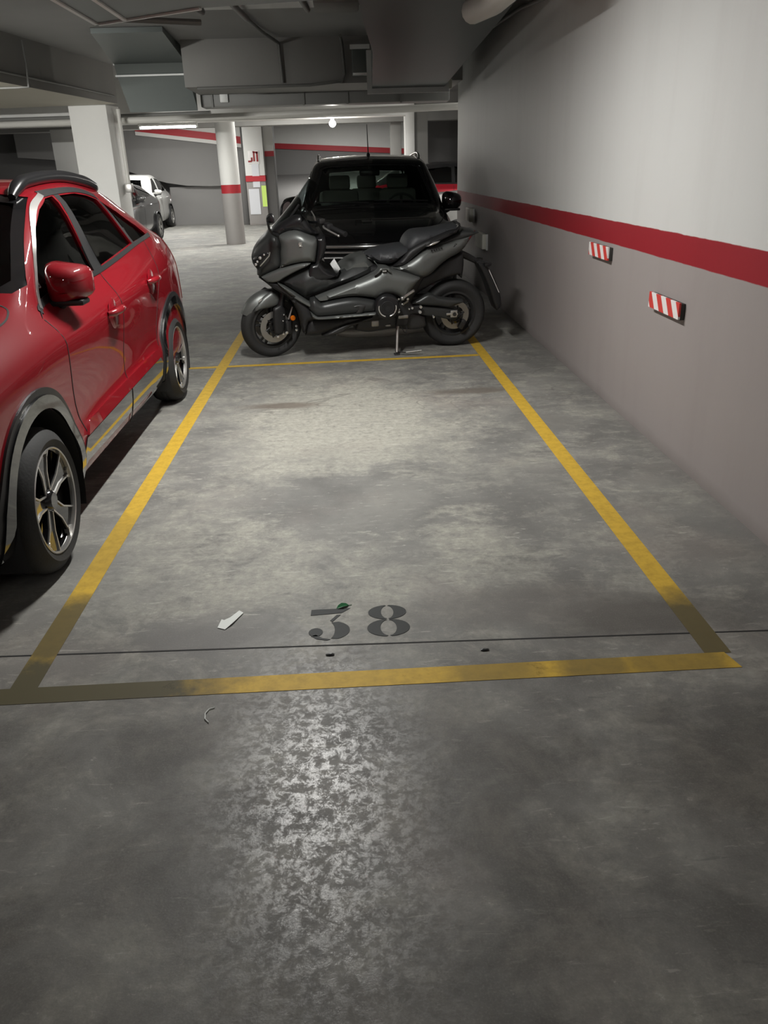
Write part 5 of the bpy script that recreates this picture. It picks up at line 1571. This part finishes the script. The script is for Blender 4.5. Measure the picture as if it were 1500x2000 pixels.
# front cowl: large side panel and nose
puff('nose_cowl', [(-.905, .80), (-.905, .835), (-.878, .898), (-.822, .960), (-.745, 1.022), (-.690, 1.005), (-.665, .93), (-.678, .87), (-.676, .80), (-.692, .757), (-.772, .722), (-.842, .681), (-.872, .697), (-.866, .735), (-.884, .764)],
     .262, M['scoot_dark'], scoot, .06, .07, .022, wf=nose)
puff('cowl_panel', [(-.690, 1.000), (-.655, 1.020), (-.591, 1.043), (-.531, 1.044), (-.457, 1.014), (-.389, .983), (-.381, .946), (-.411, .803), (-.495, .813), (-.599, .791), (-.690, .760), (-.676, .81), (-.680, .87), (-.668, .93)],
     .292, M['scoot'], scoot, .075, .06, .022, wf=nose, corner=40)
puff('cowl_lip', [(-.842, .688), (-.753, .735), (-.601, .788), (-.497, .811), (-.445, .806), (-.462, .788), (-.566, .742), (-.66, .69), (-.725, .648), (-.805, .648)],
     .275, M['scoot'], scoot, .03, .02, .02, wf=nose)
puff('head_lamp_trim', [(-.905, .79), (-.900, .828), (-.874, .857), (-.838, .884), (-.748, .908), (-.752, .868), (-.84, .785), (-.868, .742)], .276, M['satin'], scoot, .05, .03, .018, wf=nose)
hl = MB()
puff('x', [(-.897, .795), (-.893, .822), (-.870, .85), (-.838, .874), (-.79, .887), (-.80, .862), (-.842, .808), (-.868, .765)], .288, None, None, .05, .03, .018, wf=nose, mb=hl)
hl.obj('head_lamp', M['glass_clear'], scoot, 40)
mb = MB()
for (x, z, r) in ((-.876, .79, .012), (-.862, .812, .010), (-.838, .842, .013), (-.806, .868, .009)):
    mb.ball((x, -.288 * nose(x, z) + .002, z), r, n=10, sc=(1, .6, 1)); mb.ball((x, .288 * nose(x, z) - .002, z), r, n=10, sc=(1, .6, 1))
mb.obj('head_lamp_element', M['chrome'], scoot)
mb = MB(); mb.tube([(-.760, -.262 * .86, .897), (-.768, -.262 * .85, .868), (-.815, -.262 * .75, .815), (-.843, -.262 * .68, .785)], .0045, 6); mb.obj('running_light_strip', M['alu'], scoot)
# emblem: two crossed crescents
mb = MB(); mb.lathe([(.0, -.002), (.013, -.002), (.016, 0), (.0, .002)], (-.522, -.292 * nose(-.522, .9) - .001, .954), 'y', 20, closed=False)
mb.box((-.522, -.292 * nose(-.522, .9) - .004, .966), (.026, .004, .007)).box((-.522, -.292 * nose(-.522, .9) - .004, .953), (.022, .004, .006)).box((-.522, -.292 * nose(-.522, .9) - .004, .940), (.026, .004, .006))
mb.obj('emblem', M['alu'], scoot)
# leg shield, dash and fork crown cover
puff('leg_shield', [(-.40, .985), (-.329, 1.005), (-.310, .937), (-.335, .857), (-.372, .80), (-.345, .75), (-.281, .71), (-.25, .70), (-.213, .743), (-.235, .69), (-.349, .655), (-.50, .66), (-.46, .774), (-.445, .79), (-.412, .795), (-.38, .94)],
     .262, M['satin'], scoot, .04, .03, .022)
puff('dash_cover', [(-.735, 1.03), (-.66, 1.09), (-.56, 1.15), (-.50, 1.16), (-.455, 1.12), (-.42, 1.05), (-.36, 1.01), (-.46, 1.00), (-.53, 1.03), (-.60, 1.03), (-.68, .995)], .20, M['satin'], scoot, .05, .05, .022, wf=lambda s_, z: .75 + .25 * min(1, (s_ + .74) / .25))
mb = MB(); mb.box((-.47, 0, 1.135), (.03, .20, .09), Matrix.Rotation(.5, 4, 'Y'), bevel=.012); mb.obj('instrument_panel', M['gloss_black'], scoot)
mb = MB(); mb.tube([(-.40, -.06, 1.15), (-.385, -.06, 1.12), (-.38, -.06, 1.085)], .006, 8); mb.tube([(-.40, .06, 1.15), (-.385, .06, 1.12), (-.38, .06, 1.085)], .006, 8); mb.obj('dash_rim', M['steel'], scoot)
# windscreen: curved smoked shield
mb = MB()
prof = [(-.735, 1.030, .12), (-.69, 1.075, .165), (-.63, 1.135, .195), (-.56, 1.208, .205), (-.50, 1.280, .195), (-.445, 1.352, .165), (-.405, 1.400, .10)]
px_ = np.array([p[0] for p in prof]); pz_ = np.array([p[1] for p in prof]); pw_ = np.array([p[2] for p in prof])
u = np.linspace(0, 1, 19); ui = np.linspace(0, 1, len(prof))
gx, gz, gw = np.interp(u, ui, px_), np.interp(u, ui, pz_), np.interp(u, ui, pw_)
q = 16
V = []
for off in (0, .004):
    for i in range(len(u)):
        for k in range(q + 1):
            b = -1 + 2 * k / q
            V.append((gx[i] + .115 * abs(b) ** 2.0 * (gw[i] / .2) + off, b * gw[i], gz[i] - .045 * abs(b) ** 2.2 - off * .5))
F = []
m0 = len(u) * (q + 1)
for i in range(len(u) - 1):
    for k in range(q):
        a_ = i * (q + 1) + k
        F.append((a_, a_ + 1, a_ + q + 2, a_ + q + 1)); F.append((a_ + m0, a_ + m0 + q + 1, a_ + m0 + q + 2, a_ + m0 + 1))
for i in range(len(u) - 1):
    for k in (0, q): a_ = i * (q + 1) + k; F.append((a_, a_ + q + 1, a_ + q + 1 + m0, a_ + m0))
for k in range(q):
    for i in (0, len(u) - 1): a_ = i * (q + 1) + k; F.append((a_, a_ + 1, a_ + 1 + m0, a_ + m0))
mb.add(V, F); mb.obj('windscreen', M['glass_smoke'], scoot, 60)
mb = MB()
for s in (-1, 1):
    mb.tube([(-.68, s * .10, 1.03), (-.60, s * .12, 1.10), (-.50, s * .10, 1.22)], .012, 8)
mb.obj('screen_bracket', M['satin'], scoot)
# glint edge of the screen frame
mb = MB(); mb.tube([(gx[i] - .003, 0, gz[i] + .002) for i in range(1, 13)], .0045, 6); mb.obj('screen_edge', M['alu'], scoot)
# mirrors
for s in (-1, 1):
    r_ = bpy.data.objects.new('rear_view_mirror', None); COL.objects.link(r_); r_.parent = scoot
    c = (-.742, s * .42, 1.172) if s < 0 else (-.585, .42, 1.125)
    r_.location = c
    mb = MB()
    ol = [(-.032, -.035), (-.030, .012), (-.006, .037), (.018, .036), (.031, -.020), (.012, -.034)] if s < 0 else [(-.06, -.05), (-.055, .01), (-.03, .05), (.01, .062), (.045, .055), (.055, .036), (.02, -.01), (-.02, -.042)]
    ol = smooth_poly(ol, 2, 80)
    P_, T_, D_, b_ = poly_grid([ol], .012, (.003, .009))
    k = len(P_)
    V = []
    for p, d in zip(P_, D_):
        V.append((p[0] * .8 - .02 * min(1, d / .02) ** .5, p[0] * s * 1.3, p[1]))
    for p, d in zip(P_, D_): V.append((p[0] * .8 + .006, p[0] * s * 1.3, p[1]))
    mb.add(V, list(T_) + [tuple(i + k for i in reversed(f)) for f in T_] + [(a, b, b + k, a + k) for a, b in b_])
    mb.obj('mirror_shell', M['satin'], r_, 50)
    mb = MB(); V = [(p[0] * .7 + .009, p[0] * s * 1.15, p[1] * .88) for p in ol]
    mb.add(V, [tuple(range(len(V)))]); mb.obj('mirror_glass', M['chrome'], r_)
    mb = MB()
    if s < 0: mb.tube([(-.02, 0, -.03), (-.014, .02, -.075), (.006, .06, -.115), (.05, .14, -.145)], [.010, .009, .010, .015], 10)
    else: mb.tube([(-.03, 0, -.03), (-.05, -.03, -.07), (-.06, -.08, -.10), (-.09, -.15, -.11)], [.010, .009, .010, .015], 10)
    mb.obj('mirror_stem', M['satin'], r_, 60)
# handlebar (turned left), grips, levers, switch pods
HB = Matrix.Translation((-.43, 0, 1.06)) @ Matrix.Rotation(R(20), 4, 'Z')
mb = MB(); mb.tube([(.07, -.30, .0), (.03, -.16, .03), (0, -.05, .02), (0, .05, .02), (.03, .16, .03), (.07, .30, .0)], .011, 10); mb.obj('handlebar', M['satin'], scoot, 60, HB)
for s in (-1, 1):
    MB().tube([(.066, s * .285, .002), (.105, s * .415, -.028)], .0175, 12).tube([(.105, s * .415, -.028), (.110, s * .435, -.032)], .020, 12).obj('grip', M['black'], scoot, 50, HB)
    MB().box((.055, s * .245, .008), (.055, .085, .05), bevel=.012).obj('switch_pod', M['black'], scoot, 40, HB)
    MB().tube([(.012, s * .25, .012), (-.005, s * .30, .008), (.015, s * .37, -.012), (.045, s * .435, -.035)], [.009, .008, .007, .007], 8).ball((.047, s * .44, -.036), .010, n=10).obj('brake_lever', M['alu'], scoot, 50, HB)
    MB().box((.02, s * .20, .045), (.05, .05, .04), bevel=.01).obj('fluid_reservoir', M['dark_metal'], scoot, 40, HB)
# tunnel, side panel, footboard, belly
puff('tunnel_cover', [(-.72, .655), (-.462, .790), (-.395, .795), (-.377, .742), (-.300, .71), (-.255, .690), (-.186, .740), (-.11, .792), (.005, .815), (.040, .765), (.085, .727), (.066, .697), (-.116, .633), (-.236, .603), (-.433, .540), (-.508, .517), (-.621, .592)],
     .268, M['scoot_dark'], scoot, .12, .11, .024, wf=lambda s_, z: (nose(s_, z) if s_ < -.5 else 1.0) * (1.0 - .30 * max(0, min(1, (z - .66) / .12)) * max(0, min(1, (s_ + .35) / .1))))
puff('tunnel_top', [(-.255, .693), (-.186, .742), (-.11, .796), (.009, .820), (.045, .768), (.085, .730), (.02, .700), (-.09, .690), (-.17, .665)], .215, M['scoot'], scoot, .13, .085, .022)
puff('side_panel', [(-.425, .535), (-.241, .597), (.074, .696), (.105, .740), (.164, .744), (.20, .722), (.314, .692), (.436, .644), (.36, .554), (.299, .483), (.235, .522), (.150, .534), (.10, .520), (.071, .495), (.041, .509), (-.109, .531), (-.244, .519), (-.379, .497), (-.408, .506)],
     .305, M['scoot'], scoot, .06, .08, .022, corner=45)
puff('footboard', [(-.467, .526), (-.432, .533), (-.385, .492), (-.245, .514), (-.111, .526), (.054, .490), (.062, .40), (-.13, .393), (-.386, .384), (-.438, .386), (-.486, .454)], .318, M['scoot_dark'], scoot, .05, .05, .022)
puff('footboard_edge', [(-.478, .434), (-.431, .391), (-.386, .386), (-.131, .396), (.058, .402), (.055, .376), (-.132, .372), (-.418, .366), (-.462, .380)], .330, M['scoot'], scoot, .02, .015, .018)
mb = MB(); puff('x', [(-.16, .452), (-.12, .475), (-.06, .478), (-.02, .465), (-.035, .43), (-.06, .40), (-.11, .40), (-.09, .44)], .326, None, None, .02, .03, .015, mb=mb); mb.obj('footboard_scoop', M['dark_metal'], scoot)
puff('front_lower_panel', [(-.861, .676), (-.718, .655), (-.62, .589), (-.452, .452), (-.427, .353), (-.488, .334), (-.525, .222), (-.553, .262), (-.567, .399), (-.625, .521), (-.766, .601), (-.800, .632)],
     .262, M['black'], scoot, .05, .05, .022, wf=lambda s_, z: nose(s_, z) if s_ < -.6 else 1.0)
puff('diagonal_trim', [(-.722, .655), (-.622, .596), (-.430, .462), (-.446, .440), (-.582, .523), (-.706, .628)], .285, M['scoot'], scoot, .03, .012, .016, wf=lambda s_, z: nose(s_, z) if s_ < -.6 else 1.0)
puff('belly_panel', [(-.483, .379), (-.425, .350), (.065, .358), (.03, .32), (-.155, .277), (-.278, .232), (-.433, .200), (-.524, .210), (-.535, .268)], .235, M['black'], scoot, .06, .06, .024)
puff('belly_fin', [(.045, .350), (-.154, .312), (-.279, .265), (-.388, .208), (-.23, .215), (-.155, .275), (.025, .318)], .248, M['dark_metal'], scoot, .03, .02, .02)
# seat, back pad, tail
puff('seat', [(.010, .812), (.078, .848), (.198, .862), (.341, .880), (.40, .85), (.33, .80), (.285, .775), (.227, .740), (.136, .743), (.091, .758), (.047, .785)], .205, M['seat'], scoot, .11, .075, .022, wf=lambda s_, z: .72 + .28 * min(1, max(0, (s_ - .0) / .2)))
puff('pillion_seat', [(.326, .868), (.350, .926), (.401, .973), (.454, .983), (.574, .986), (.68, 1.003), (.774, 1.017), (.749, .985), (.666, .955), (.53, .897), (.44, .848), (.36, .82)], .185, M['seat'], scoot, .09, .06, .022)
puff('seat_skirt', [(.349, .862), (.44, .905), (.53, .940), (.66, .985), (.75, 1.0), (.745, .985), (.666, .953), (.53, .895), (.44, .836), (.334, .752), (.28, .732), (.224, .734), (.296, .790)], .215, M['seat_side'], scoot, .04, .03, .02)
puff('tail_panel', [(.205, .722), (.292, .737), (.375, .783), (.496, .860), (.587, .875), (.738, .911), (.925, .970), (.892, .906), (.815, .805), (.666, .755), (.53, .639), (.445, .632), (.33, .681)],
     .235, M['scoot'], scoot, .06, .07, .022, wf=lambda s_, z: 1.0 - .5 * max(0, min(1, (s_ - .45) / .5)))
puff('tail_top', [(.553, .872), (.68, .925), (.768, .955), (.83, .983), (.957, .955), (.769, .892), (.615, .855)], .135, M['scoot_dark'], scoot, .03, .03, .02)
puff('tail_lamp', [(.925, .966), (.885, .905), (.82, .83), (.80, .85), (.85, .925), (.88, .955)], .135, M['tail_red'], scoot, .03, .02, .016, wf=lambda s_, z: .9)
mb = MB()
for s in (-1, 1):
    mb.tube([(.50, s * .195, .892), (.58, s * .20, .925), (.66, s * .195, .955), (.74, s * .175, .985), (.785, s * .12, 1.012)], [.010, .013, .012, .012, .010], 10)
mb.tube([(.785, -.12, 1.012), (.80, -.05, 1.018), (.80, .05, 1.018), (.785, .12, 1.012)], .010, 10)
mb.obj('grab_rail', M['satin'], scoot, 60)
mb = MB(); puff('x', [(.488, .882), (.556, .921), (.602, .922), (.575, .900), (.511, .883)], .226, None, None, .01, .01, .014, mb=mb, t0=.19); mb.obj('grab_rail_plate', M['alu'], scoot)
mb = MB()
for k, (x, wd) in enumerate(((.535, .016), (.556, .014), (.576, .016), (.597, .014), (.618, .016))):
    zc = .849 + (x - .53) * .13
    mb.box((x, -.232 * (1 - .5 * max(0, min(1, (x - .45) / .5))) - .006, zc), (wd, .003, .013), Matrix.Rotation(-.15, 4, 'Y'))
mb.obj('model_badge', M['satin'], scoot)
mb = MB(); puff('x', [(.049, .693), (.070, .717), (.098, .751), (.170, .749), (.192, .704), (.165, .716), (.152, .734), (.108, .734), (.085, .708)], .316, None, None, .01, .012, .012, mb=mb, t0=.28); mb.obj('latch_frame', M['scoot'], scoot)
mb = MB(); mb.box((.13, -.308, .726), (.034, .012, .012), bevel=.004); mb.obj('fuel_latch', M['chrome'], scoot)
puff('under_tail', [(.44, .625), (.543, .630), (.68, .745), (.83, .80), (.845, .72), (.83, .585), (.80, .62), (.70, .60), (.591, .56), (.48, .50), (.40, .45), (.36, .49)], .10, M['black'], scoot, .03, .03, .025)
# plate carrier behind the rear wheel
mb = MB()
mb.tube([(.80, 0, .79), (.90, 0, .745), (.985, 0, .70)], [.03, .028, .022], 10)
mb.box((1.03, 0, .695), (.13, .10, .025), Matrix.Rotation(.22, 4, 'Y'), bevel=.01)
puff('x', [(.945, .72), (1.02, .70), (1.075, .64), (1.13, .54), (1.175, .43), (1.19, .34), (1.15, .30), (1.12, .36), (1.06, .52), (1.0, .64)], .10, None, None, .02, .02, .025, mb=mb)
mb.obj('plate_carrier', M['black'], scoot, 45)
mb = MB(); mb.box((1.105, 0, .555), (.006, .20, .22), Matrix.Rotation(-.47, 4, 'Y'), bevel=.002); mb.obj('number_plate', M['sign_white'], scoot)
for s in (-1, 1): MB().box((1.03, s * .115, .70), (.05, .06, .03), bevel=.01).obj('rear_indicator', M['satin'], scoot)
# engine block, round cover, silencer
puff('engine_block', [(-.10, .22), (-.07, .35), (.076, .36), (.20, .40), (.386, .36), (.502, .30), (.519, .218), (.453, .189), (.32, .196), (.238, .215), (.114, .201), (0, .19)], .16, M['dark_metal'], scoot, .03, .03, .025)
c_ = (.147, -.30, .440)
mb = MB(); mb.lathe([(0, .12), (.10, .12), (.104, -.01), (.094, -.03), (.085, -.036), (0, -.036)], c_, 'y', 48, closed=False); mb.obj('engine_cover', M['satin'], scoot, 40)
mb = MB(); mb.lathe([(0, -.040), (.05, -.042), (.055, -.040), (.055, -.034), (0, -.034)], c_, 'y', 40, closed=False)
for r_ in (.022, .034, .046): mb.lathe([(r_, -.044), (r_ + .004, -.045), (r_ + .006, -.040), (r_, -.040)], c_, 'y', 40)
mb.obj('engine_cover_hub', M['black'], scoot, 40)
mb = MB()
for a0, a1 in ((165, 255), (285, 375)):
    o_ = [(c_[0] + .071 * math.cos(R(a0 + (a1 - a0) * i / 20)), c_[1] - .040, c_[2] + .071 * math.sin(R(a0 + (a1 - a0) * i / 20))) for i in range(21)]
    mb.tube(o_, .0055, 8)
mb.obj('cover_ring', M['chrome'], scoot, 60)
mb = MB(); mb.tube([(-.22, .19, .115), (-.10, .195, .105), (.20, .20, .105), (.62, .215, .125)], [.03, .045, .055, .058], 16); mb.obj('silencer', M['silencer'], scoot, 50)
mb = MB(); mb.tube([(-.06, -.10, .23), (.02, -.12, .215), (.09, -.13, .235), (.20, -.16, .25)], .012, 8); mb.tube([(.05, -.11, .28), (.0, -.12, .24), (-.02, -.12, .20)], .014, 8); mb.box((.07, -.14, .27), (.07, .05, .06), bevel=.012); mb.obj('exhaust_header', M['steel'], scoot, 50)
# swing arm, belt guard, pivot plate, foot peg
puff('swing_arm', [(.36, .405), (.408, .398), (.482, .398), (.704, .366), (.785, .346), (.800, .30), (.775, .262), (.723, .258), (.623, .288), (.491, .308), (.376, .340)], .165, M['scoot_dark'], scoot, .02, .02, .02)
mb = MB(); puff('x', [(.366, .420), (.436, .457), (.513, .500), (.557, .492), (.59, .465), (.70, .448), (.82, .432), (.826, .408), (.772, .395), (.699, .368), (.633, .388), (.559, .395), (.477, .405)], .20, None, None, .03, .03, .018, mb=mb, t0=.13); mb.obj('belt_guard', M['scoot_dark'], scoot)
puff('pivot_plate', [(.26, .48), (.34, .485), (.385, .41), (.45, .41), (.455, .34), (.37, .335), (.34, .24), (.24, .24), (.25, .36)], .20, M['black'], scoot, .02, .02, .02)
mb = MB(); mb.tube([(.286, -.27, .496), (.366, -.33, .566)], [.013, .011], 10).ball((.284, -.265, .493), .019, n=12); mb.obj('pillion_peg', M['alu'], scoot, 50)
mb = MB()
for (x, z, r) in ((.262, .476, .010), (.338, .472, .012), (.262, .392, .011), (.262, .37, .012), (.35, .389, .008), (.376, .395, .012), (.449, .399, .014), (.443, .357, .015), (.568, .300, .010), (.30, .43, .008)):
    mb.lathe([(0, -.012), (r * .8, -.012), (r, -.006), (r, .01), (0, .01)], (x, -.206 if x < .46 else -.172, z), 'y', 12, closed=False)
mb.obj('bolt', M['chrome'], scoot, 40)
mb = MB(); mb.tube([(.29, -.21, .43), (.32, -.215, .445), (.34, -.21, .46)], .010, 8); mb.box((.30, -.205, .325), (.085, .02, .028), bevel=.006); mb.obj('stand_bracket', M['steel'], scoot)
mb = MB(); mb.box((.742, -.178, .318), (.060, .016, .060), bevel=.006); mb.box((.700, -.178, .318), (.045, .012, .020), bevel=.004); mb.lathe([(.018, -.01), (.030, -.01), (.030, .01), (.018, .01)], (.745, -.185, .318), 'y', 6); mb.obj('axle_adjuster', M['alu'], scoot, 30)
mb = MB(); mb.lathe([(0, -.02), (.015, -.02), (.017, 0), (0, 0)], (.745, -.186, .318), 'y', 6, closed=False); mb.obj('axle_nut', M['dark_metal'], scoot, 30)
mb = MB(); mb.box((.835, -.10, .205), (.05, .05, .085), Matrix.Rotation(.5, 4, 'Y'), bevel=.012); mb.obj('rear_caliper', M['dark_metal'], scoot)
# side stand: its foot reaches the floor beside the bay line
mb = MB(); mb.tube([(.262, -.17, .26), (.250, -.205, .18), (.238, -.25, .075)], [.016, .014, .013], 10); mb.tube([(.238, -.25, .075), (.234, -.265, .042)], .014, 10); mb.obj('side_stand', M['steel'], scoot, 50)
mb = MB(); mb.box((.232, -.272, .0305), (.045, .05, .010), Matrix.Rotation(R(-5), 4, 'X'), bevel=.003); mb.tube([(.236, -.265, .05), (.30, -.315, .052), (.42, -.34, .066)], .0065, 8); mb.obj('stand_foot', M['dark_metal'], scoot, 50)
mb = MB(); mb.tube([(.30, -.33, .058), (.43, -.345, .070)], .0065, 8); mb.obj('stand_tang', M['alu'], scoot, 50)
mb = MB(); mb.tube([(.28, -.20, .25), (.305, -.215, .20), (.325, -.21, .19), (.335, -.20, .215), (.325, -.195, .25)], .004, 6); mb.obj('stand_spring', M['black'], scoot, 50)
